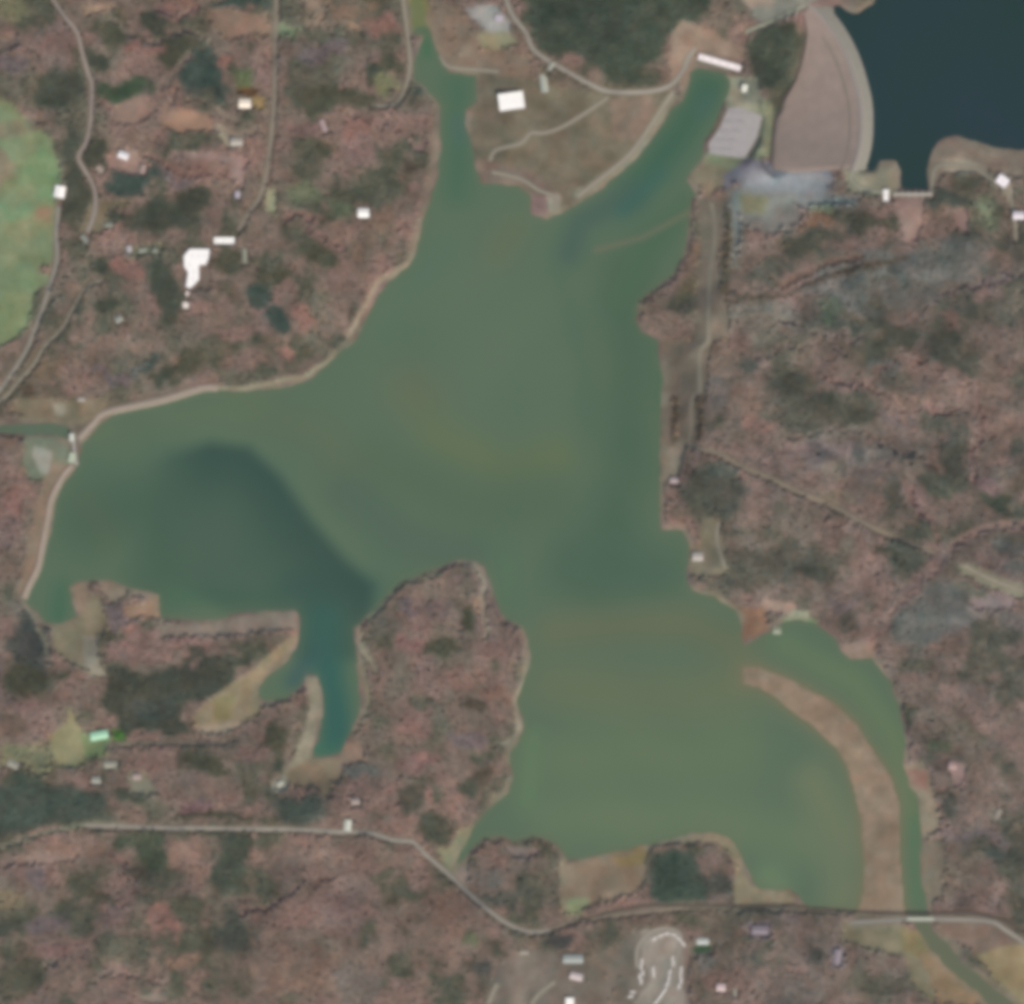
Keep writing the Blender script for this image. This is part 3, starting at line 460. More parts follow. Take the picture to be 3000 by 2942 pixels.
TURB = [  # (stroke, sigma, colour, strength) - silt plumes and clear deeps
 (V((900,560),(960,700),(880,760)), 190, (93,113,92), 1), (V((1180,520),(1200,700),(1190,900),(1120,1100)), 85, (78,101,82), .85),
 (V((1130,640),(1140,800)), 50, (88,108,88), .5), (V((1060,520),(1110,700),(1110,860)), 26, (84,106,88), .4),
 (V((780,740),(800,760)), 70, (99,110,86), .8), (V((830,830),(960,890),(1060,870)), 60, (98,113,84), .8), (V((700,880),(900,960),(1040,950)), 75, (84,105,84), .7),
 (V((480,780),(600,820),(650,900)), 60, (92,108,86), .7), (V((200,830),(350,790),(480,760)), 40, (94,112,88), .7),
 (V((170,980),(300,950),(300,1080)), 100, (75,98,81), .9), (V((160,950),(200,1000)), 50, (88,104,84), .4),
 (V((560,1120),(700,1130)), 45, (66,96,86), .7), (V((330,1130),(520,1130)), 26, (76,106,84), .7), (V((620,1180),(620,1300),(635,1400)), 45, (58,98,88), 1), (V((600,1230),(560,1290)), 30, (66,94,92), .8),
 (V((660,940),(760,1020),(880,1050)), 60, (82,102,88), .7), (V((950,1050),(950,1120)), 40, (84,112,88), .5),
 (V((1080,1060),(1240,1100)), 90, (78,101,84), .8), (V((1050,1190),(1300,1190),(1400,1230)), 55, (101,110,86), .9), (V((1060,1300),(1300,1330),(1400,1300)), 80, (102,113,88), .9),
 (V((1080,1440),(1400,1420)), 90, (99,117,91), 1), (V((1050,1560),(1300,1540),(1560,1600)), 80, (101,119,93), 1), (V((1530,1480),(1590,1600),(1600,1700)), 55, (107,119,94), 1), (V((1460,1660),(1480,1680)), 40, (106,128,98), .8),
 (V((1000,1520),(1010,1400)), 30, (98,122,92), .8), (V((1500,1230),(1620,1290),(1690,1400),(1720,1550)), 40, (98,118,90), 1), (V((1735,1560),(1735,1700)), 22, (86,116,88), .8),
 (V((870,150),(870,260),(860,360)), 42, (78,107,86), 1), (V((870,230),(872,260)), 20, (78,104,96), .7), (V((1340,180),(1290,260),(1200,360)), 50, (70,101,82), 1), (V((1200,370),(1100,420),(1080,480)), 36, (78,100,88), .9),
 (V((1340,190),(1330,210)), 22, (74,104,94), .6), (V((1250,330),(1180,400)), 24, (66,102,92), .6), (V((1300,400),(1220,470),(1180,560)), 45, (78,105,82), .8),
 (V((940,480),(960,440)), 50, (99,110,86), .6), (V((840,480),(700,620)), 50, (90,113,92), .6), (V((1255,640),(1255,900)), 14, (72,106,82), .7),
 (V((1330,390),(1220,450),(1130,475)), 8, (112,112,92), .75),
 (V((1420,1270),(1530,1310)), 14, (120,116,92), .6), (V((600,1420),(630,1420)), 22, (64,112,92), .7), (V((120,1120),(110,1170)), 30, (72,106,84), .8), (V((810,100),(806,60)), 16, (74,108,82), .9),
]
def cl(X, Y, d):
    c = np.zeros(X.shape + (3,)); c[:] = (90, 111, 90)
    xw = X + 60 * np.sin(Y / 170 + 1) * np.cos(X / 260); yw = Y + 50 * np.sin(X / 190) * np.cos(Y / 230 + 2)
    for pts, s, col, a in TURB:
        small = s < 40
        w = (a * np.exp(-(dist_line(pts, X if small else X * .7 + xw * .3, Y if small else Y * .7 + yw * .3) / (s * 1.15)) ** 2))[..., None]; c = c * (1 - w) + np.array(col, float) * w
    deep = V((250, 900), (320, 862), (400, 842), (470, 850), (530, 905), (590, 990), (650, 1060), (705, 1110), (700, 1250), (570, 1250), (400, 1140), (280, 1080))
    edge = V((250, 880), (320, 862), (400, 842), (470, 850), (530, 905), (590, 990), (650, 1060), (705, 1110), (730, 1180))
    sd = sdist(deep, X, Y); wd = (1 - sm(-28, 34, sd)) * (.42 + .55 * np.exp(-(dist_line(edge, X, Y) / 150) ** 2)) * sm(380, 640, X + 0 * Y)
    wd = wd[..., None]; c = c * (1 - wd) + np.array([59, 83, 75.]) * wd
    for pts, s, col, a in TURB:
        if col == (58, 98, 88): w = (a * .6 * np.exp(-(dist_line(pts, X, Y) / (s * 1.15)) ** 2))[..., None]; c = c * (1 - w) + np.array(col, float) * w
    nz = np.sin(X / 97 + 2 * np.sin(Y / 140)) * np.sin(Y / 83 + 1.7 * np.sin(X / 120)); c += nz[..., None] * np.array([1.6, 1.0, .2])
    sh = (np.exp(-np.maximum(-d, 0) / 11) * .45)[..., None]; c = c * (1 - sh) + np.array([106, 112, 88.]) * sh
    bd = (np.exp(-np.maximum(sdist(BAR, X, Y), 0) / 20) * .8)[..., None]; c = c * (1 - bd) + np.array([120, 114, 90.]) * bd
    return c
def cu(X, Y, d):
    c = np.zeros(X.shape + (3,)); c[:] = (45, 63, 66)
    nz = np.sin(X / 130 + 2 * np.sin(Y / 150)) * np.sin(Y / 113 + 1.7 * np.sin(X / 140)); c += nz[..., None] * np.array([1, 0, 3])
    return c
water('lake_water', LAKE, 0.0, 22, cl); water('reservoir_water', UPPER, 100.0, 26, cu)
const = lambda r, g, b: (lambda X, Y, d: np.zeros(X.shape + (3,)) + np.array([r, g, b], float))
water('creek_water', CREEK, -0.05, 9, const(92, 108, 90)); water('stream_water', STREAM, -0.06, 8, const(102, 108, 88)); water('inlet_water', INLET, -0.07, 8, const(112, 120, 84)); water('pond_water', POND, -.08, 5, const(66, 86, 68))

# ------------------------------------------------------------------ ribbons: roads, banks
def resample(pts, step=8):
    out = []
    P = [np.array(p) for p in pts]; P = [P[0]] + P + [P[-1]]
    for i in range(1, len(P) - 2):
        a, b, c, d = P[i - 1:i + 3]; n = max(2, int(np.linalg.norm(c - b) / step))
        for k in range(n):
            t = k / n; out.append(.5 * ((2 * b) + (c - a) * t + (2 * a - 5 * b + 4 * c - d) * t * t + (3 * b - a - 3 * c + d) * t ** 3))
    out.append(P[-1]); return np.array(out)
def ribbon(name, pts, offs, zs, mats, matidx=None, absolute=None, kind=None, parent=None, step=8):
    P = resample(pts, step); Tn = np.gradient(P, axis=0); Tn /= np.linalg.norm(Tn, axis=1)[:, None] + 1e-9; Nn = np.stack([-Tn[:, 1], Tn[:, 0]], 1)
    vs = []
    for i, p in enumerate(P):
        for j, o in enumerate(offs):
            q = p + Nn[i] * o; base = absolute if absolute is not None else hz(*q); vs.append((q[0] - 1500, 1471 - q[1], base + zs[j]))
    k = len(offs); fs = []; mi = []
    for i in range(len(P) - 1):
        for j in range(k - 1):
            fs.append((i * k + j, i * k + j + 1, (i + 1) * k + j + 1, (i + 1) * k + j)); mi.append(matidx[j] if matidx else 0)
    o = mesh_np(name, vs, fs, mats, kind=kind, parent=parent, smooth=False)
    o.data.polygons.foreach_set('material_index', np.array(mi, np.int32))
    return o
ASPH = plain('worn_asphalt', (146, 141, 130), .9, var=.1, scale=.2); GRAV = plain('pale_gravel', (150, 143, 126), .95, var=.15, scale=.25); DIRT = plain('dirt_track', (138, 126, 110), .95, var=.15, scale=.25); SHOUL = plain('grassy_shoulder', (120, 116, 98), .95, var=.15, scale=.2)
def road(name, pts, w, m=None, s=3):
    h = w / 2
    return ribbon(name, pts, [-h - s, -h, 0, h, h + s], [.35, .62, .7, .62, .35], [m or ASPH, SHOUL], [1, 0, 0, 1], kind='structure')
road('road', T(1, (250, -90), (300, 0), (360, 90), (430, 180), (460, 290), (490, 400), (515, 480), (512, 600), (505, 700), (480, 800), (440, 880), (480, 960), (530, 1060), (530, 1180), (490, 1300)), 9, plain('road_pinkish', (152, 140, 132)))
road('road', T(1, (330, 1150), (315, 1300), (320, 1440), (285, 1580), (240, 1720), (190, 1850)) + T(4, (150, 50), (60, 190), (0, 270), (-80, 340)), 10)
road('road', T(1, (580, 1560), (480, 1610), (410, 1720), (350, 1830)) + T(4, (250, 30), (190, 130), (110, 220), (40, 300), (-60, 380)), 7, GRAV)
road('road', T(1, (1545, -80), (1537, 300), (1530, 600), (1510, 800), (1490, 950), (1450, 1100), (1380, 1200), (1330, 1290)), 9, plain('road_tan', (136, 126, 112)))
road('track', T(2, (335, -80), (370, 200), (380, 400), (310, 575), (170, 592)), 9, GRAV)
road('track', T(2, (545, 310), (600, 372), (760, 390), (880, 400)), 9, GRAV)
road('road', T(2, (900, -60), (950, 80), (1030, 190), (1070, 280), (1150, 340), (1270, 410), (1400, 480), (1500, 515), (1700, 515), (1830, 480)) + T(3, (0, 400), (30, 330), (70, 270)), 11)
road('road', T(2, (1850, 520), (1800, 590), (1740, 680), (1660, 800), (1580, 890), (1430, 1010), (1320, 1095)), 12, GRAV)
road('track', T(2, (1490, 545), (1380, 620), (1230, 710), (1120, 745), (1060, 742), (1000, 800), (860, 840), (830, 900)), 9, GRAV)
road('track', T(2, (840, 960), (1000, 1000), (1100, 1060), (1190, 1100), (1195, 1170)), 8, GRAV)
road('road', T(3, (700, 30), (600, 70), (490, 125), (400, 165), (350, 185)), 10, plain('road_green_grey', (148, 150, 130)))
road('track', T(3, (160, 1130), (180, 1300), (150, 1550), (140, 1750), (140, 1904)) + T(6, (95, 60), (95, 285)), 12, plain('pale_track', (140, 132, 114)))
road('track', T(6, (95, 290), (50, 320), (45, 500), (40, 580), (180, 620), (330, 700), (480, 760), (620, 830), (850, 930), (1080, 1050), (1250, 1120), (1400, 1180)), 8, DIRT)
road('track', T(6, (200, 1010), (190, 1100), (215, 1200), (240, 1270)), 8, GRAV)
road('track', T(6, (1560, 1250), (1700, 1320), (1800, 1360), (2000, 1430)), 9, GRAV)
road('road', T(7, (480, 905), (900, 918), (1100, 920), (1400, 925), (1700, 930), (1904, 942)) + T(8, (150, 945), (300, 990), (400, 1000), (470, 1070), (600, 1180), (720, 1290), (850, 1400), (960, 1470), (1060, 1500), (1160, 1490)), 11)
road('road', T(9, (930, 1450), (1100, 1440), (1250, 1432), (1400, 1430), (1700, 1440), (1800, 1490), (1904, 1560), (2000, 1650)), 11)
road('track', T(7, (590, 470), (740, 450), (1000, 446), (1300, 450)), 7, DIRT)
road('road', T(8, (1650, 1700), (1650, 1600), (1690, 1530), (1770, 1485), (1850, 1490)) + T(9, (-10, 1530), (-30, 1650), (-60, 1780), (-160, 1904), (-200, 2000)), 9, plain('park_road', (152, 146, 134)))
road('track', T(8, (1060, 1904), (1110, 1840), (1190, 1780)), 9, GRAV)
road('track', T(8, (820, 1904), (850, 1830), (870, 1790)), 12, GRAV)
road('track', T(8, (1160, 1490), (1300, 1440), (1560, 1405), (1710, 1385), (1904, 1370)), 7, DIRT)
road('track', T(3, (1385, 1075), (1400, 950), (1480, 925), (1620, 945), (1700, 1000), (1790, 1060), (1840, 1200), (1850, 1350)), 9, GRAV)
# railway running along the south shore
rw = bpy.data.objects.new('railway', None); COL.objects.link(rw); rw['category'] = 'railway'; rw['label'] = 'straight dark ballasted railway line along the southern lake shore'
RAILP = T(8, (1250, 1462), (1500, 1390), (1700, 1352)) + T(9, (0, 1352), (600, 1356), (900, 1384), (1240, 1398), (1380, 1398), (1600, 1395), (1800, 1440), (2000, 1560))
ribbon('ballast', RAILP, [-4.2, -2.6, 2.6, 4.2], [.2, .9, .9, .2], [plain('dark_ballast', (88, 82, 72), var=.2, scale=.5)], parent=rw)
for s in (-.75, .75): ribbon('rail', RAILP, [s - .07, s - .07, s + .07, s + .07], [.93, 1.1, 1.1, .93], [plain('rusty_rail', (120, 92, 76), .5, .6)], parent=rw)

# ------------------------------------------------------------------ things helpers
def root(name, label, cat, px, py, z=None, rz=0, group=None):
    o = bpy.data.objects.new(name, None); COL.objects.link(o); x, y = W(px, py)
    o.location = (x, y, hz(px, py) if z is None else z); o.rotation_euler = (0, 0, rz); o['label'] = label; o['category'] = cat
    if group: o['group'] = group
    return o
def part(name, bm, m, parent, bev=0):
    me = bpy.data.meshes.new(name)
    bmesh.ops.recalc_face_normals(bm, faces=bm.faces); bm.to_mesh(me); bm.free()
    for q in (m if isinstance(m, list) else [m]): me.materials.append(q)
    o = bpy.data.objects.new(name, me); COL.objects.link(o); o.parent = parent; return o
def box(bm, x0, x1, y0, y1, z0, z1):
    v = [bm.verts.new((x, y, z)) for z in (z0, z1) for x, y in ((x0, y0), (x1, y0), (x1, y1), (x0, y1))]
    for f in ((3, 2, 1, 0), (4, 5, 6, 7), (0, 1, 5, 4), (1, 2, 6, 5), (2, 3, 7, 6), (3, 0, 4, 7)): bm.faces.new([v[i] for i in f])
def prism(bm, pts, z0, z1):
    a = [bm.verts.new((x, y, z0)) for x, y in pts]; b = [bm.verts.new((x, y, z1)) for x, y in pts]; n = len(pts)
    bm.faces.new(a[::-1]); bm.faces.new(b)
    for i in range(n): bm.faces.new((a[i], a[(i + 1) % n], b[(i + 1) % n], b[i]))
GLASS = plain('dark_glass', (60, 70, 78), .15, .0, .1, .5, .8)
def building(label, cat, px, py, L, Wd, H, ang, roof, wall, style='gable', group=None, name='building', z=None):
    """ang: degrees anticlockwise of the long side from east"""
    r = root(name, label, cat, px, py, z, math.radians(ang), group)
    a, b = L / 2, Wd / 2; wm = plain('wall_%d_%d_%d' % wall, wall, .85); rm = plain('roof_%d_%d_%d' % roof, roof, .55, 0, .03, .15)
    rise = 0 if style == 'flat' else min(Wd * .2, 4)
    bm = bmesh.new()
    if style == 'flat': box(bm, -a, a, -b, b, -3, H)
    else:
        sec = [(-b, -3), (b, -3), (b, H), (0, H + rise), (-b, H)]
        A = [bm.verts.new((-a, y, z)) for y, z in sec]; B = [bm.verts.new((a, y, z)) for y, z in sec]
        bm.faces.new(A[::-1]); bm.faces.new(B)
        for i in range(5): bm.faces.new((A[i], A[(i + 1) % 5], B[(i + 1) % 5], B[i]))
    part('wall', bm, wm, r)
    bm = bmesh.new(); o = .7
    if style == 'flat':
        box(bm, -a - .3, a + .3, -b - .3, b + .3, H + .003, H + .35)
        for s in (-1, 1):
            box(bm, -a - .3, a + .3, s * (b + .3) - .25 * (s > 0), s * (b + .3) + .25 * (s < 0), H + .353, H + 1.0)
            box(bm, s * (a + .3) - .25 * (s > 0), s * (a + .3) + .25 * (s < 0), -b - .04, b + .04, H + .353, H + 1.0)
    else:
        e = rise * (o / b); z0 = .05; t = .3
        sec = [(-b - o, H - e + z0), (0, H + rise + z0), (b + o, H - e + z0), (b + o, H - e + z0 + t), (0, H + rise + z0 + t), (-b - o, H - e + z0 + t)]
        A = [bm.verts.new((-a - o, y, z)) for y, z in sec]; B = [bm.verts.new((a + o, y, z)) for y, z in sec]
        bm.faces.new(A[::-1]); bm.faces.new(B)
        for i in range(6): bm.faces.new((A[i], A[(i + 1) % 6], B[(i + 1) % 6], B[i]))
    ro = part('roof', bm, rm, r)
    bm = bmesh.new()
    if style == 'flat' and L > 18:
        for k in range(max(1, int(L / 18))):
            bm.free(); bm = bmesh.new()
            x = -a + (k + .5) * L / max(1, int(L / 18)); box(bm, x - 1.2, x + 1.2, -1.2, 1.2, H + .36, H + 1.7)
            part('roof_vent', bm, plain('vent_metal', (205, 208, 205), .4, .3), ro); bm = bmesh.new()
    elif style != 'flat':
        box(bm, -a - .6, a + .6, -.35, .35, H + rise + .28, H + rise + .52); part('ridge_cap', bm, rm, ro)
    bm = bmesh.new(); box(bm, -1.1, 1.1, -b - .08, -b + .02, 0, 2.4); part('door', bm, plain('door_paint', (96, 84, 74)), r)
    nw = max(2, min(8, int(L / 5)))
    for k in range(nw):
        x = -a + (k + .5) * L / nw
        if abs(x) < 2.2: continue
        bm = bmesh.new(); box(bm, x - .8, x + .8, -b - .06, -b + .02, 1.1, 2.4); part('window', bm, GLASS, r)
        bm = bmesh.new(); box(bm, x - .8, x + .8, b - .02, b + .06, 1.1, 2.4); part('window', bm, GLASS, r)
    return r
def at(k, x, y): return T(k, (x, y))[0]
WH = (255, 253, 242); CR = (250, 238, 214); GW = (214, 216, 206); BR = (150, 128, 110)
bl = [
 ('cream roofed barn beside the tan road in the north-west', 'barn', at(1, 1368, 582), 34, 26, 7, 0, CR, (190, 170, 150), 'gable'),
 ('white metal building on the reddish clearing west of the upper clearings', 'building', at(1, 690, 868), 30, 20, 6, -20, (240, 236, 232), (200, 190, 180), 'gable'),
 ('white farm building at the eastern edge of the green field', 'farm building', at(1, 336, 1072), 34, 30, 8, 80, WH, (200, 198, 190), 'gable'),
 ('long white flat roofed building just north-east of the angular white complex', 'building', at(1, 1252, 1344), 60, 19, 8, 0, WH, (220, 218, 210), 'flat'),
 ('small white annex at the south tip of the white complex', 'annex', at(1, 1038, 1706), 18, 18, 5, 80, (236, 228, 216), (200, 196, 188), 'flat'),
 ('small white shed by the white complex, above its southern annex', 'shed', at(1, 1047, 1640), 13, 9, 4, 75, (238, 226, 214), (200, 196, 188), 'flat'),
 ('small lilac grey roofed house beside the tan road bend', 'house', at(1, 1325, 1088), 20, 14, 5, 85, (186, 180, 186), (170, 160, 150), 'gable'),
 ('small pale grey house west of the angular white complex', 'house', at(1, 720, 1392), 19, 14, 5, 90, (192, 186, 186), (170, 160, 150), 'gable'),
 ('pale green grey shed between the small grey house and white complex', 'shed', at(1, 800, 1398), 24, 12, 4, 5, (160, 164, 146), (150, 146, 130), 'gable'),
 ('greyish shed at the east end of the row west of the complex', 'shed', at(1, 868, 1400), 14, 12, 4, 5, (152, 154, 138), (150, 146, 130), 'gable'),
 ('pinkish white long house in woods east of the tan road', 'house', at(1, 1806, 705), 38, 14, 5, -68, (176, 156, 152), (160, 140, 130), 'gable'),
 ('pale house at the west end of the red clearing', 'house', at(1, 560, 945), 22, 16, 5, -40, (170, 156, 140), (160, 140, 130), 'gable'),
 ('pale roofed house at the east corner of the red clearing', 'house', at(1, 795, 945), 26, 15, 5, 75, (168, 148, 136), (160, 140, 130), 'gable'),
 ('tan grey workshop at the end of the diagonal gravel yard', 'workshop', at(1, 1322, 795), 34, 22, 6, 0, (184, 176, 162), (160, 150, 140), 'gable'),
 ('dull grey shed in open scrub beside the north-west road', 'shed', at(1, 610, 1256), 22, 14, 4, 0, (140, 144, 128), (150, 146, 130), 'gable'),
 ('grey shed near the lane, southernmost in the north-west woods', 'shed', at(1, 664, 1780), 22, 22, 5, 30, (142, 144, 132), (140, 136, 124), 'gable'),
 ('long pale green roofed shed east of the angular white complex', 'shed', at(1, 1365, 1430), 44, 13, 5, 92, (146, 148, 130), (140, 136, 124), 'gable'),
 ('slate grey house beside the road crossing the western dark trees', 'house', at(1, 475, 1335), 26, 14, 5, -50, (144, 148, 136), (140, 136, 124), 'gable'),
 ('large white visitor building between the channel and the tailrace', 'visitor building', at(2, 948, 566), 74, 50, 10, 8, WH, (224, 222, 214), 'flat'),
 ('pale green grey maintenance shed just east of the white visitor building', 'maintenance shed', at(2, 1130, 468), 52, 20, 6, 97, (176, 180, 164), (160, 156, 146), 'gable'),
 ('small pale shed near the road fork north-east of the visitor building', 'shed', at(2, 1168, 372), 26, 14, 5, 60, (158, 158, 142), (150, 148, 136), 'gable'),
 ('white house among the trees west of the narrow channel', 'house', at(2, 124, 1190), 32, 26, 6, 0, WH, (214, 210, 200), 'gable'),
 ('lilac white storage building on the pale northern yard', 'storage building', at(2, 880, 108), 24, 20, 6, 0, (186, 178, 182), (170, 164, 160), 'flat'),
 ('small white control house beside the power station', 'control house', at(3, 345, 495), 22, 16, 8, 80, (238, 240, 222), (210, 208, 196), 'flat'),
 ('white roofed lookout building on the east shore of the upper reservoir', 'building', at(3, 1776, 1016), 34, 28, 6, -35, (246, 240, 238), (214, 206, 200), 'flat'),
 ('white house near the eastern picture edge below the reservoir', 'house', at(3, 1866, 1208), 34, 22, 6, 0, (228, 220, 220), (190, 180, 172), 'gable'),
 ('whitish boathouse on the eastern bank of the lower lake', 'boathouse', at(6, 84, 1202), 30, 24, 5, 0, (182, 176, 164), (150, 146, 138), 'gable'),
 ('pinkish roofed hut on the eastern shore above the boathouse', 'hut', at(5, 1858, 776), 24, 16, 5, 0, (178, 162, 160), (150, 140, 134), 'gable'),
 ('mint green roofed shed on the grassy western clearing', 'shed', at(7, 556, 404), 52, 24, 6, 10, (172, 220, 182), (150, 160, 140), 'gable'),
 ('small pale house just south-east of the mint green shed', 'house', at(7, 620, 566), 38, 20, 5, 0, (158, 156, 138), (150, 140, 128), 'gable'),
 ('pale square house south of the grassy western clearing', 'house', at(7, 540, 652), 26, 20, 5, 0, (158, 158, 144), (150, 140, 128), 'gable'),
 ('pinkish roofed house, easternmost of those south of the clearing', 'house', at(7, 766, 632), 24, 18, 5, 0, (168, 152, 142), (150, 140, 128), 'gable'),
 ('pale grey farmhouse at the western picture edge near the clearing', 'farmhouse', at(7, 76, 566), 34, 20, 5, -25, (160, 160, 144), (150, 140, 128), 'gable'),
 ('small white hut at the south end of the narrow spit', 'hut', at(7, 1562, 672), 18, 16, 4, 40, (176, 176, 158), (150, 146, 136), 'gable'),
 ('white roofed pumping house beside the southern road at the peninsula neck', 'pumping house', at(8, 36, 904), 32, 20, 6, 85, (204, 206, 190), (170, 166, 156), 'gable'),
 ('pinkish pale shed at the peninsula neck north of the pumping house', 'shed', at(8, 80, 772), 24, 18, 5, 5, (168, 154, 142), (150, 140, 128), 'gable'),
 ('long grey green roofed warehouse west of the trailer loops', 'warehouse', at(8, 1292, 1650), 58, 24, 7, 0, (160, 166, 158), (140, 140, 132), 'gable'),
 ('white roofed hall south of the grey green warehouse', 'hall', at(8, 1310, 1748), 36, 20, 6, -12, (206, 192, 186), (170, 160, 152), 'gable'),
 ('bright white building at the bottom edge south of the warehouse', 'building', at(8, 1274, 1892), 24, 26, 7, 0, WH, (214, 210, 200), 'flat'),
 ('tan house beside the junction north of the warehouse road', 'house', at(8, 1020, 1610), 26, 16, 5, 0, (152, 144, 128), (140, 130, 118), 'gable'),
 ('white roofed shop north of the small green pond', 'shop', at(9, 112, 1553), 34, 18, 6, 0, (192, 196, 186), (160, 158, 150), 'gable'),
 ('pinkish white house on reddish ground east of the trailer loops', 'house', at(9, 214, 1812), 26, 22, 5, 0, (218, 196, 188), (170, 150, 140), 'gable'),
 ('tan roofed cottage beside the pinkish white house', 'cottage', at(9, 290, 1838), 26, 12, 5, 90, (152, 146, 130), (140, 130, 118), 'gable'),
 ('lilac grey roofed building in the woods south of the railway', 'building', at(9, 858, 1640), 44, 20, 6, 80, (146, 136, 140), (130, 122, 118), 'gable'),
 ('lilac roofed depot just south of the railway', 'depot', at(9, 430, 1490), 46, 26, 6, 0, (136, 126, 130), (130, 122, 118), 'gable'),
 ('pinkish house in the woods near the eastern edge', 'house', at(9, 1502, 572), 22, 24, 5, 0, (172, 146, 138), (150, 130, 120), 'gable'),
 ('pale roofed house by the eastern wood track, south of the pinkish house', 'house', at(9, 1754, 838), 26, 16, 5, 70, (150, 142, 128), (140, 126, 116), 'gable'),
 ('small whitish cabin beside the pale eastern inlet bank', 'cabin', at(6, 526, 1612), 22, 22, 4, 0, (148, 154, 130), (140, 136, 120), 'gable'),
 ('small pale hut by the creek bank west of the regulating dam', 'hut', at(4, 455, 322), 20, 14, 4, 0, (164, 156, 144), (140, 136, 120), 'gable'),
]
for lb, cat, (px, py), L, Wd, H, ang, rf, wl_, st in bl:
    building(lb, cat, px, py, L, Wd, H, ang, rf, wl_, st, name=cat.replace(' ', '_').replace('-', '_'))
# the angular white complex: one building with a traced plan
(cx0, cy0), = T(1, (1090, 1500))
rc = root('white_complex', 'large angular bright white flat roofed complex in the north-west woods', 'building complex', cx0, cy0)
plan = T(1, (1060, 1392), (1170, 1392), (1165, 1440), (1150, 1478), (1112, 1482), (1112, 1560), (1085, 1590), (1062, 1610), (1040, 1600), (1052, 1520), (1030, 1490), (1028, 1430))
pl = [(x - cx0, cy0 - y) for x, y in plan]
bm = bmesh.new(); prism(bm, pl, -6, 9); part('wall', bm, plain('complex_wall', (222, 220, 212)), rc)
bm = bmesh.new(); prism(bm, [(x * 1.01, y * 1.01) for x, y in pl], 9.003, 9.6); rr = part('roof', bm, plain('roof_bright_white', (255, 252, 244), .5, 0, .03, .1), rc)
for (x, y) in T(1, (1075, 1430), (1110, 1430), (1140, 1430), (1060, 1480), (1085, 1520), (1080, 1560)):
    bm = bmesh.new(); box(bm, x - cx0 - 2, x - cx0 + 2, cy0 - y - 2, cy0 - y + 2, 9.603, 11.2); part('roof_unit', bm, plain('vent_metal', (205, 208, 205), .4, .3), rr)
for i in range(len(pl)):
    (x0, y0), (x1, y1) = pl[i], pl[(i + 1) % len(pl)]; mx_, my_ = (x0 + x1) / 2, (y0 + y1) / 2; d = math.hypot(x1 - x0, y1 - y0); ux, uy = (x1 - x0) / d, (y1 - y0) / d; nx, ny = -uy, ux
    bm = bmesh.new(); w = d * .35
    prism(bm, [(mx_ - ux * w - nx * .05, my_ - uy * w - ny * .05), (mx_ + ux * w - nx * .05, my_ + uy * w - ny * .05), (mx_ + ux * w + nx * .12, my_ + uy * w + ny * .12), (mx_ - ux * w + nx * .12, my_ - uy * w + ny * .12)], 1.5, 6.5); part('window', bm, GLASS, rc)

# power station at the head of the tailrace
pxp, pyp = at(3, 206, 350)
ps = root('power_station', 'long narrow white roofed power station across the head of the tailrace', 'power station', pxp, pyp, 2, math.radians(-16))
conc = plain('pale_concrete', (176, 172, 160), .85)
bm = bmesh.new(); box(bm, -64, 64, -8.5, 8.5, -12, 16); part('wall', bm, conc, ps)
bm = bmesh.new(); box(bm, -64.6, 64.6, -9, 9, 16.003, 16.9); rr = part('roof', bm, plain('roof_rosy_white', (255, 246, 240), .5, 0, .04, .08), ps)
for k in range(5):
    bm = bmesh.new(); box(bm, -50 + k * 25 - 3, -50 + k * 25 + 3, -2, 2, 16.903, 18.4); part('roof_vent', bm, plain('vent_metal', (205, 208, 205), .4, .3), rr)
for k in range(8):
    x = -55 + k * 15.6; bm = bmesh.new(); box(bm, x - 4, x + 4, -8.9, -8.4, 6, 11); part('window', bm, GLASS, ps)
bm = bmesh.new(); box(bm, -64, 66, -20, -8.6, -12, 3); part('draft_tube_deck', bm, plain('dull_deck_concrete', (118, 116, 98)), ps)  # deck concrete is darker than the station walls
for k in range(4):
    x = -45 + k * 30; bm = bmesh.new(); box(bm, x - 5, x + 5, -20.4, -19.95, -8, 1.5); part('tailrace_gate', bm, plain('gate_steel', (96, 100, 92), .5, .5), ps)
# switchyard
sy = bpy.data.objects.new('switchyard', None); COL.objects.link(sy); sy['category'] = 'switchyard'; sy['label'] = 'pale grey gravel electrical switchyard between the tailrace and the rock-fill dam'
ysx, ysy = np.mean([p[0] for p in YARD]), np.mean([p[1] for p in YARD]); wx, wy = W(ysx, ysy); sy.location = (wx, wy, 9)
yl = [(x - ysx, ysy - y) for x, y in YARD]
bm = bmesh.new(); prism(bm, yl, -3, .5); part('gravel_pad', bm, plain('switchyard_gravel', (168, 164, 160), .9, 0, .1, .05), sy)
stl = plain('galvanised_steel', (170, 172, 170), .45, .5)
for i in range(5):
    for j in range(3):
        gx_, gy_ = (-30 + j * 32 + i * -13, 50 - i * 27)
        bm = bmesh.new()
        for s in (-9, 9): box(bm, gx_ + s - .35, gx_ + s + .35, gy_ - .35, gy_ + .35, .5, 12)
        box(bm, gx_ - 10, gx_ + 10, gy_ - .4, gy_ + .4, 12.003, 12.9)
        if inside([tuple(p) for p in yl], np.array([gx_ - 11, gx_ + 11]), np.array([gy_, gy_])).all(): part('gantry', bm, stl, sy)
        else: bm.free()
bm = bmesh.new()
yp = [(x * .985, y * .985) for x, y in yl]
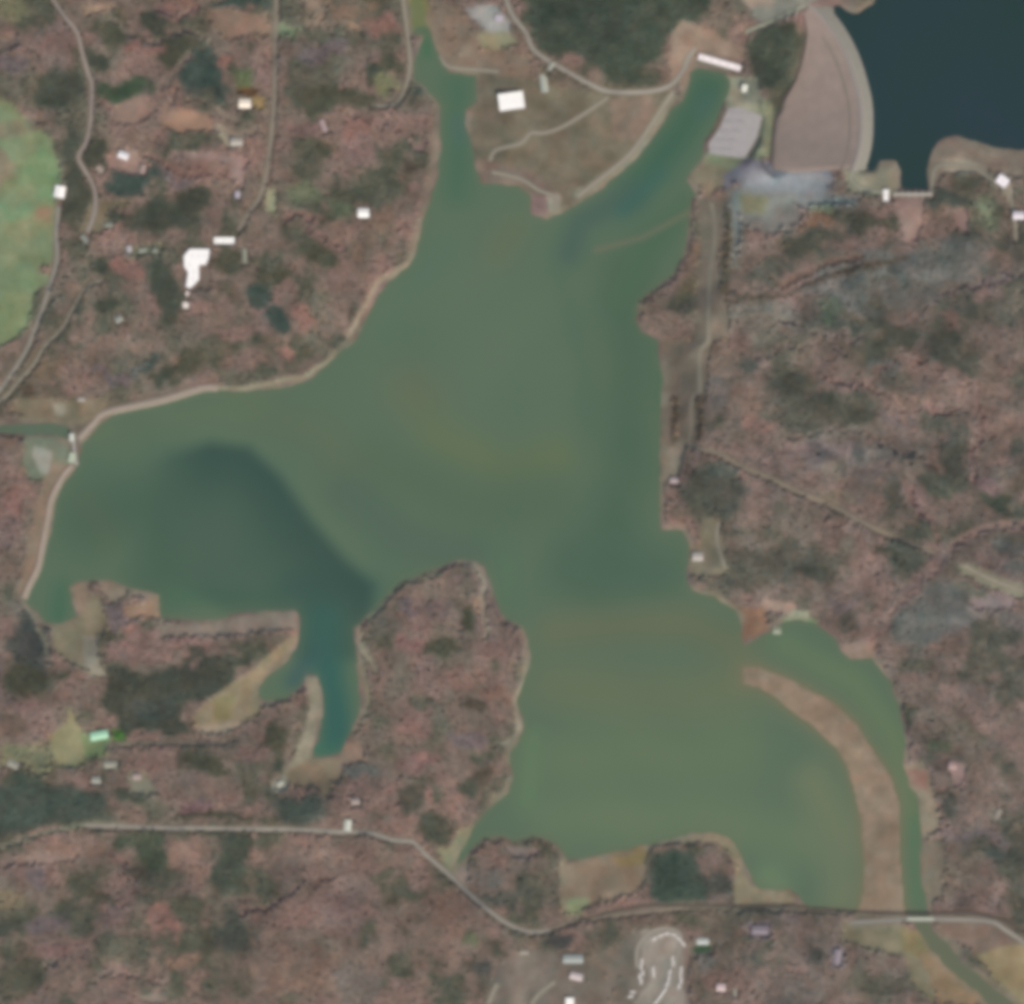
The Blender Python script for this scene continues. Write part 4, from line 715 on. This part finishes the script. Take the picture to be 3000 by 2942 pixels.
for i in range(len(yp)):
    (x0, y0), (x1, y1) = yp[i], yp[(i + 1) % len(yp)]; d = math.hypot(x1 - x0, y1 - y0); ux, uy = (x1 - x0) / d * .9, (y1 - y0) / d * .9
    for k in range(int(d / 6) + 1):
        t = k / (int(d / 6) + 1); x = x0 + (x1 - x0) * t; y = y0 + (y1 - y0) * t; box(bm, x - .06, x + .06, y - .06, y + .06, .5, 3)
    for zz in (1.2, 2.8):
        prism(bm, [(x0, y0), (x1, y1), (x1 + .06, y1 + .06), (x0 + .06, y0 + .06)], zz, zz + .06)
part('fence', bm, stl, sy)

# rock-fill dam
dm = bpy.data.objects.new('dam', None); COL.objects.link(dm); dm['category'] = 'dam'; dm['label'] = 'curved rock-fill dam with broad pinkish brown downstream face and pale crest'
Pc = resample(CREST, 12); Tn = np.gradient(Pc, axis=0); Tn /= np.linalg.norm(Tn, axis=1)[:, None]; Nn = np.stack([-Tn[:, 1], Tn[:, 0]], 1)  # points west/downstream
s = np.concatenate([[0], np.cumsum(np.linalg.norm(np.diff(Pc, axis=0), axis=1))]); s /= s[-1]
tw = sm(.6, .95, s)[:, None]; Nn = Nn * (1 - tw) + np.array([-.985, .06]) * tw; Nn /= np.linalg.norm(Nn, axis=1)[:, None]
wid = np.interp(s, [0, .12, .25, .38, .5, .62, .8, .93, 1], [22, 60, 120, 168, 218, 245, 258, 252, 225])
vs = []; K = 16
for i in range(len(Pc)):
    for j in range(K + 1):
        t = min(j / (K - 1), 1); o = 7 + (wid[i] - 7) * t + (.6 if j == K else 0); q = Pc[i] + Nn[i] * o
        if s[i] > .72: q = q + np.array([0, -1]) * max(0, q[1] - (905 + (q[0] - 2270) * .19) / 1.904 * 1.0 - 24 + 0) * 0
        dq = float(dist_line(CREST, np.array([[q[0]]]), np.array([[q[1]]]))[0, 0]); z = 112 - max(dq - 8, 0) / 2.35 + rng.normal() * .3
        vs.append((q[0] - 1500, 1471 - q[1], z - (22 if (i in (0, len(Pc) - 1) or j == K) else 0)))
fs = [(i * (K + 1) + j, (i + 1) * (K + 1) + j, (i + 1) * (K + 1) + j + 1, i * (K + 1) + j + 1) for i in range(len(Pc) - 1) for j in range(K)]
rockm = plain('rock_fill', (156, 140, 128), .95, 0, .13, .035)
mesh_np('downstream_face', vs, fs, rockm, parent=dm)
ribbon('upstream_face', CREST, [-7, -16, -30, -60], [12, 8, 2, -14], [plain('riprap', (150, 146, 132), .95, 0, .15, .1)], absolute=100, parent=dm, step=12)
cr = ribbon('crest', CREST, [-7.2, -7.2, 7.2, 7.2], [11, 12.4, 12.4, 11], [plain('crest_gravel', (158, 148, 140), .9, 0, .08, .05)], absolute=100, parent=dm, step=12)
ribbon('road_surface', CREST, [-3.5, 3.5], [12.43, 12.43], [ASPH], absolute=100, parent=cr, step=12)
ribbon('bench', [tuple(p) for p in (Pc[8:] + Nn[8:] * 30)], [-9, -5, 5, 9], [-1, 0, 0, -4], [plain('bench_gravel', (136, 126, 112), .9)], absolute=102.8, parent=dm, step=12)

# gated spillway of the upper reservoir
sx_, sy_ = at(3, 1275, 1090)
sp = root('spillway', 'pale concrete gated spillway with road deck closing the reservoir inlet', 'spillway', sx_, sy_, 100)
bm = bmesh.new(); box(bm, -52, 52, -9, 3, -22, 6); part('weir', bm, conc, sp)
for k in range(6):
    x = -50 + k * 20; bm = bmesh.new(); box(bm, x - 1.5, x + 1.5, -10, 12, -20, 11.5); part('pier', bm, conc, sp)
for k in range(5):
    x = -40 + k * 20; bm = bmesh.new(); box(bm, x - 8.4, x + 8.4, 3.1, 4.4, -4, 9); part('gate', bm, plain('gate_steel', (96, 100, 92), .5, .5), sp)
bm = bmesh.new(); box(bm, -56, 60, -4.5, 4.5, 11.503, 12.6)
for yy in (-4.5, 4.2): box(bm, -56, 60, yy, yy + .3, 12.603, 13.6)
part('road_deck', bm, plain('deck_concrete', (186, 180, 164), .85), sp)
building('small bright white gatehouse at the west end of the reservoir spillway', 'gatehouse', *at(3, 1128, 1095), 34, 16, 9, 90, (246, 242, 232), (214, 208, 198), 'flat', name='gatehouse', z=110)
road('road', T(3, (945, 965), (935, 1010), (980, 1050), (1060, 1075), (1130, 1080)), 10, plain('road_green_grey', (148, 150, 130)))

# low regulating dam along the north-west shore with its gate structure
EMB = T(4, (130, 1435), (155, 1370), (205, 1270), (228, 1170), (262, 1000), (285, 880), (350, 750), (405, 690))
EMB2 = T(4, (440, 545), (520, 460), (600, 395), (900, 328), (1130, 260), (1215, 258))
for k, (e, lb) in enumerate(((EMB, 'tan earth embankment running south from the gated structure'), (EMB2, 'pale earth embankment running north-east from the gated structure'))):
    eb = bpy.data.objects.new('embankment', None); COL.objects.link(eb); eb['category'] = 'embankment'; eb['label'] = lb; eb['group'] = 'embankments of the low regulating dam'
    inn, out = (-1, 1)
    ribbon('slope', e, [-19, -5, 5, 14], [-1.5, 6, 6, -1.5] , [plain('riprap_tan', (150, 140, 124), .95, 0, .15, .1), plain('earth_slope', (132, 112, 96), .95, 0, .15, .1)], [0, 0, 0] if k else [1, 0, 0], absolute=.5, parent=eb, step=10)
    ribbon('crest_track', e, [-4.4, 4.4], [6.04, 6.04], [plain('crest_tan', (166, 152, 136), .9, 0, .08, .05)], absolute=.5, parent=eb, step=10)
gxp, gyp = at(4, 415, 600)
rg = root('regulating_dam', 'pale concrete regulating dam with gates between two earth embankments', 'dam', gxp, gyp, 0, math.radians(-82))
bm = bmesh.new(); box(bm, -48, 48, -5, 5, -8, 3); part('weir', bm, plain('weir_concrete', (138, 140, 122)), rg)
for k in range(7):
    x = -42 + k * 14; bm = bmesh.new(); box(bm, x - 1.2, x + 1.2, -9, 9, -8, 8); part('pier', bm, conc, rg)
for k in range(6):
    x = -35 + k * 14; bm = bmesh.new(); box(bm, x - 5.7, x + 5.7, 5.05, 5.6, -2, 5); part('gate', bm, plain('gate_steel', (96, 100, 92), .5, .5), rg)
bm = bmesh.new(); box(bm, -50, 50, -3.5, 3.5, 8.003, 8.9); part('road_deck', bm, conc, rg)
building('whitish control house north of the regulating dam gates', 'control house', *at(4, 402, 538), 22, 14, 9, 90, (212, 214, 198), (180, 178, 166), 'flat', name='control_house', z=3)
building('pale green roofed hoist house at the south end of the regulating dam', 'hoist house', *at(4, 402, 650), 30, 18, 8, 78, (182, 192, 166), (170, 172, 156), 'flat', name='hoist_house', z=3)

# bridges over the southern outlet
for nm, lb, cat, (bx, by), L, w, z, m in (('road_bridge', 'pale concrete road bridge over the narrow southern outlet', 'road bridge', at(9, 1325, 1430), 78, 12, 5, plain('bridge_deck_pale', (186, 188, 170), .85)), ('railway_bridge', 'dark railway bridge over the southern outlet beside the road bridge', 'railway bridge', at(9, 1310, 1398), 74, 5, 4, plain('bridge_steel', (92, 86, 76), .6, .3))):
    b = root(nm, lb, cat, bx, by, z, 0)
    bm = bmesh.new(); box(bm, -L / 2, L / 2, -w / 2, w / 2, 0, 1.2); part('deck', bm, m, b)
    for s_ in (-1, 1):
        bm = bmesh.new(); box(bm, -L / 2, L / 2, s_ * w / 2 - .3 * (s_ > 0), s_ * w / 2 + .3 * (s_ < 0), 1.203, 2.2); part('parapet', bm, m, b)
    for x in (-24, -8, 8, 24):
        bm = bmesh.new(); box(bm, x - .8, x + .8, -w / 2 + .5, w / 2 - .5, -12, -.003); part('pier', bm, conc, b)

# ------------------------------------------------------------------ trailers on the southern loops
def Z(x, y): return (1400 + x / 2.4275, 2642 + y / 2.4275)
tr = root('trailer', '', 'trailer', 0, 0, 0, 0, 'white trailers on the southern loops')
bm = bmesh.new(); box(bm, -8, 8, -2.4, 2.4, .8, 3.3); part('body', bm, plain('trailer_siding', (200, 196, 186)), tr)
bm = bmesh.new(); sec = [(-2.7, 3.31), (0, 3.9), (2.7, 3.31), (2.7, 3.43), (0, 4.02), (-2.7, 3.43)]
A = [bm.verts.new((-8.3, y, z)) for y, z in sec]; B = [bm.verts.new((8.3, y, z)) for y, z in sec]; bm.faces.new(A[::-1]); bm.faces.new(B)
for i in range(6): bm.faces.new((A[i], A[(i + 1) % 6], B[(i + 1) % 6], B[i]))
part('roof', bm, plain('trailer_roof', (238, 232, 222), .5, 0, .08, .3), tr)
bm = bmesh.new(); box(bm, -.5, .5, -2.48, -2.4, .9, 3); part('door', bm, plain('door_paint', (96, 84, 74)), tr)
for x in (-5.5, -2.5, 3, 6): bm = bmesh.new(); box(bm, x - .6, x + .6, -2.46, -2.4, 1.7, 2.7); part('window', bm, GLASS, tr)
bm = bmesh.new()
for x in (-6, 0, 6): box(bm, x - .3, x + .3, -2, 2, -1.5, .8)
part('footing', bm, conc, tr)
rows = [('in the western row of the loop', [(1165, 425, 90), (1160, 462, 90), (1172, 505, 90), (1150, 530, 90), (1160, 565, 85)]),
 ('in the centre of the loop', [(1245, 480, 90), (1250, 515, 90)]),
 ('curving round the north tip of the loop', [(1255, 262, 30), (1300, 240, 20), (1345, 225, 5), (1395, 235, -15), (1430, 265, -35), (1462, 300, -60)]),
 ('in the inner eastern row', [(1385, 405, 85), (1388, 440, 80), (1365, 500, 70), (1358, 545, 80), (1345, 585, 60)]),
 ('in the outer eastern row', [(1445, 480, 90), (1440, 520, 88), (1445, 560, 85), (1430, 600, 80)]),
 ('in the diagonal row leading to the bottom edge', [(1325, 630, 55), (1308, 655, 50), (1290, 682, 50), (1268, 710, 50)]),
 ('in the pair outside the south-west of the loop', [(1100, 640, 0), (1085, 672, 10)])]
ordn = ['first', 'second', 'third', 'fourth', 'fifth', 'sixth']
first = True
for where, lst in rows:
    for i, (x, y, a) in enumerate(lst):
        if first: o = tr; first = False
        else:
            o = tr.copy(); COL.objects.link(o)
            for ch in list(tr.children): c = ch.copy(); COL.objects.link(c); c.parent = o
        px, py = Z(x, y); wx, wy = W(px, py); o.location = (wx, wy, hz(px, py) + .6); o.rotation_euler = (0, 0, math.radians(a))
        o['label'] = 'white trailer %s, %s from its %s end' % (where, ordn[i], 'west' if ('tip' in where) else 'north')

# ------------------------------------------------------------------ trees
def quadcloud(n, size, rad, zlo, zhi, seed, up, trunk_h, trunk_r, limbs, fill):
    r = np.random.default_rng(seed); bm = bmesh.new(); k = 0
    lobes = [(r.normal() * rad * .38, r.normal() * rad * .38, r.uniform(.35, .9)) for _ in range(5)]
    while k < n:
        lx, ly, lz = lobes[r.integers(5)]; v = r.normal(size=3); v /= np.linalg.norm(v); q = r.random() ** fill
        x = lx + v[0] * rad * .62 * q; y = ly + v[1] * rad * .62 * q; z = zlo + (zhi - zlo) * (lz + v[2] * .32 * q)
        if z < zlo * .8: continue
        nrm = Vector((v[0] * .6 + r.normal() * .35, v[1] * .6 + r.normal() * .35, up + abs(v[2]) * .5 + r.normal() * .2)).normalized()
        t = nrm.orthogonal().normalized(); b = nrm.cross(t); a = r.uniform(0, 6.28); t, b = t * math.cos(a) + b * math.sin(a), b * math.cos(a) - t * math.sin(a)
        s1 = size * r.uniform(.6, 1.3); s2 = size * r.uniform(.35, .9); c = Vector((x, y, z))
        vv = [bm.verts.new(c + t * s1 * p + b * s2 * w) for p, w in ((-1, -.3), (-.1, -1), (1, .2), (.2, 1))]; bm.faces.new(vv); k += 1
    def tube(p0, p1, r0, r1):
        d = (p1 - p0).normalized(); t = d.orthogonal().normalized(); b = d.cross(t)
        A = [bm.verts.new(p0 + (t * math.cos(i * 2.094) + b * math.sin(i * 2.094)) * r0) for i in range(3)]; B = [bm.verts.new(p1 + (t * math.cos(i * 2.094) + b * math.sin(i * 2.094)) * r1) for i in range(3)]
        for i in range(3): f = bm.faces.new((A[i], A[(i + 1) % 3], B[(i + 1) % 3], B[i])); f.material_index = 1
    tube(Vector((0, 0, -1)), Vector((0, 0, trunk_h)), trunk_r, trunk_r * .35)
    for i in range(limbs):
        a = i * 2.4 + r.random(); z0 = trunk_h * r.uniform(.4, .85)
        tube(Vector((0, 0, z0)), Vector((math.cos(a) * rad * .8, math.sin(a) * rad * .8, min(zhi, z0 + rad * .9))), trunk_r * .45, trunk_r * .12)
    return bm
BARK = plain('bark', (98, 88, 78), .95)
TWIG = tree_mat('bare_twigs'); NEED = tree_mat('evergreen_needles')
pc_d = bpy.data.collections.new('bare_tree_shapes'); pc_e = bpy.data.collections.new('evergreen_shapes')
for i in range(5):
    bm = quadcloud(90, 1.35, 4.8, 7, 12.5, 50 + i, 1.1, 11, .28, 6, .5); me = bpy.data.meshes.new('bare_tree'); bm.to_mesh(me); bm.free(); me.materials.append(TWIG); me.materials.append(BARK)
    pc_d.objects.link(bpy.data.objects.new('bare_tree', me))
for i in range(5):
    bm = quadcloud(130, 1.25, 4.1, 5, 15, 80 + i, .8, 14, .3, 4, .4); me = bpy.data.meshes.new('evergreen_tree'); bm.to_mesh(me); bm.free(); me.materials.append(NEED); me.materials.append(BARK)
    pc_e.objects.link(bpy.data.objects.new('evergreen_tree', me))
def inst_group(coll):
    g = bpy.data.node_groups.new('scatter_' + coll.name, 'GeometryNodeTree')
    g.interface.new_socket('Geometry', in_out='INPUT', socket_type='NodeSocketGeometry'); g.interface.new_socket('Geometry', in_out='OUTPUT', socket_type='NodeSocketGeometry')
    n = g.nodes; L = g.links; gi = n.new('NodeGroupInput'); go = n.new('NodeGroupOutput'); ci = n.new('GeometryNodeCollectionInfo'); ci.inputs['Collection'].default_value = coll; ci.inputs['Separate Children'].default_value = True; ci.inputs['Reset Children'].default_value = True
    ip = n.new('GeometryNodeInstanceOnPoints'); ip.inputs['Pick Instance'].default_value = True
    def att(nm, dt): a = n.new('GeometryNodeInputNamedAttribute'); a.data_type = dt; a.inputs['Name'].default_value = nm; return a.outputs['Attribute']
    m2p = n.new('GeometryNodeMeshToPoints'); L.new(gi.outputs[0], m2p.inputs['Mesh']); L.new(m2p.outputs['Points'], ip.inputs['Points']); L.new(ci.outputs[0], ip.inputs['Instance'])
    L.new(att('pick', 'INT'), ip.inputs['Instance Index']); L.new(att('size', 'FLOAT_VECTOR'), ip.inputs['Scale'])
    L.new(att('turn', 'FLOAT_VECTOR'), ip.inputs['Rotation'])
    L.new(ip.outputs[0], go.inputs[0]); return g
GD_, GE_ = inst_group(pc_d), inst_group(pc_e)
def wood(name, label, cat, P, tint, size, grp):
    n = len(P); me = bpy.data.meshes.new(name); me.vertices.add(n); me.vertices.foreach_set('co', P.astype(np.float32).ravel())
    a = me.attributes.new('tint', 'FLOAT_COLOR', 'POINT'); a.data.foreach_set('color', np.concatenate([tint, np.ones((n, 1))], 1).astype(np.float32).ravel())
    a = me.attributes.new('size', 'FLOAT_VECTOR', 'POINT'); a.data.foreach_set('vector', size.astype(np.float32).ravel())
    t = np.zeros((n, 3)); t[:, 2] = rng.random(n) * 6.28; a = me.attributes.new('turn', 'FLOAT_VECTOR', 'POINT'); a.data.foreach_set('vector', t.astype(np.float32).ravel())
    a = me.attributes.new('pick', 'INT', 'POINT'); a.data.foreach_set('value', rng.integers(0, 5, n).astype(np.int32))
    o = bpy.data.objects.new(name, me); COL.objects.link(o); o['kind'] = 'stuff'; o['label'] = label; o['category'] = cat
    md = o.modifiers.new('scatter', 'NODES'); md.node_group = grp; return o
SPC = 6.1
tx, ty = np.meshgrid(np.arange(-330, 3330, SPC), np.arange(-330, 3330, SPC)); tx = (tx + rng.uniform(-.36, .36, tx.shape) * SPC).ravel(); ty = (ty + rng.uniform(-.45, .45, ty.shape) * SPC).ravel()
# keep clear of roads, roofs and dams
clear = np.full((N, N), 1e9)
for o in list(COL.objects):
    if o.type == 'MESH' and o.name.split('.')[0] in ('road', 'track', 'ballast', 'slope'):
        n = len(o.data.vertices); co = np.empty(n * 3, np.float32); o.data.vertices.foreach_get('co', co); co = co.reshape(-1, 3)
        k = {'road': 5, 'track': 5, 'ballast': 4, 'slope': 4}[o.name.split('.')[0]]; c = co.reshape(-1, k, 3)
        pts = [(a + 1500, 1471 - b) for a, b in c[:, [0, -1]].mean(1)[:, :2]][::2]; hw = float(np.linalg.norm(c[0, 0, :2] - c[0, -1, :2])) / 2
        clear = np.minimum(clear, dist_line(pts) - hw)
for e in [o for o in COL.objects if o.type == 'EMPTY' and o.parent is None and o.get('category') and o.name.split('.')[0] not in ('dam', 'embankment', 'railway', 'switchyard')]:
    bpy.context.view_layer.update()
    px, py = e.location.x + 1500, 1471 - e.location.y
    rad = max([max(abs(v) for v in (list(b[:2]))) for ch in e.children if ch.type == 'MESH' for b in ch.bound_box] + [6])
    L_ = min(rad, 90); ca, sa = math.cos(e.rotation_euler.z), math.sin(e.rotation_euler.z)
    bw = max([abs(b[1]) for ch in e.children if ch.type == 'MESH' for b in ch.bound_box] + [4]); bl_ = max([abs(b[0]) for ch in e.children if ch.type == 'MESH' for b in ch.bound_box] + [4])
    U = (PX - px) * ca - (PY - py) * sa; Vv = (PX - px) * sa + (PY - py) * ca
    clear = np.minimum(clear, np.maximum(np.abs(U) - bl_, np.abs(Vv) - bw) - 2)
tD = samp(D * sm(3, 9, clear), tx, ty); keep = rng.random(len(tx)) < tD
tx, ty = tx[keep], ty[keep]; tE = samp(E, tx, ty); isE = rng.random(len(tx)) < tE; tz = samp(Hg, tx, ty)
tc = samp(C, tx, ty)
lum = rng.lognormal(0, .07, len(tx)); tone = lin(tc) / GAIN
warm = rng.normal(0, .035, len(tx)); tone = tone * lum[:, None] * np.stack([1 + warm, np.ones(len(tx)), 1 - warm], 1)
FD, FE = np.array([1.98, 1.93, 1.84]), np.array([1.66, 1.8, 1.75])
tone = np.clip(tone * np.where(isE[:, None], FE, FD), .01, .6)
sc = rng.uniform(.75, 1.02, len(tx)); size = np.stack([sc * rng.uniform(.9, 1.15, len(tx)), sc * rng.uniform(.9, 1.15, len(tx)), rng.uniform(.88, 1.04, len(tx))], 1)
P = np.stack([tx - 1500, 1471 - ty, tz], 1)
def zone(x, y):
    z = np.full(len(x), 'sw', dtype=object)
    z[:] = 'southwest'
    z[(x < 1330) & (y < 1300)] = 'northwest'
    z[(x >= 1330) & (y < 700) & (x < 2150)] = 'north'; z[(x >= 2150) & (y < 420)] = 'north'
    z[(x >= 1850) & (y >= 420) & (y < 2680)] = 'east'
    z[(x >= 1000) & (x < 1620) & (y >= 1600) & (y < 2430) & (x < 1620)] = 'peninsula'
    z[(x < 1000) & (y >= 1300) & (y < 2400)] = 'west'
    z[(y >= 2480) & (x >= 1300)] = 'south'
    return z
zn = zone(tx, ty)
ZL = {'northwest': 'on the slopes north-west of the lake', 'north': 'round the pine ridge north of the tailrace', 'east': 'on the hills along the eastern side', 'peninsula': 'on the central peninsula', 'west': 'around the south-western bay', 'southwest': 'south of the long pale road', 'south': 'along the southern shore and trailer loops'}
for k, lb in ZL.items():
    m = (zn == k)
    if (m & ~isE).any(): wood('bare_wood', 'pinkish brown leafless wood ' + lb, 'bare wood', P[m & ~isE], tone[m & ~isE], size[m & ~isE], GD_)
    if (m & isE).any(): wood('evergreen_wood', 'dark green evergreen trees ' + lb, 'evergreen wood', P[m & isE], tone[m & isE], size[m & isE], GE_)
print('TREES', len(tx), isE.sum())

# ------------------------------------------------------------------ thin air between the satellite and the ground
HAZE = 1.0e-6
bm = bmesh.new(); box(bm, -45000, 45000, -45000, 45000, -60, CAM_H + 500)
me = bpy.data.meshes.new('haze'); bmesh.ops.recalc_face_normals(bm, faces=bm.faces); bm.to_mesh(me); bm.free()
hm = bpy.data.materials.new('thin_haze'); hm.use_nodes = True; hm.node_tree.nodes.clear()
ho = hm.node_tree.nodes.new('ShaderNodeOutputMaterial'); hv = hm.node_tree.nodes.new('ShaderNodeVolumePrincipled')
hv.inputs['Color'].default_value = (.86, .9, .84, 1); hv.inputs['Density'].default_value = HAZE
hm.node_tree.links.new(hv.outputs['Volume'], ho.inputs['Volume']); me.materials.append(hm)
h = bpy.data.objects.new('haze', me); COL.objects.link(h); h['kind'] = 'stuff'; h['label'] = 'thin even haze over the whole landscape'
SC.cycles.volume_bounces = 0
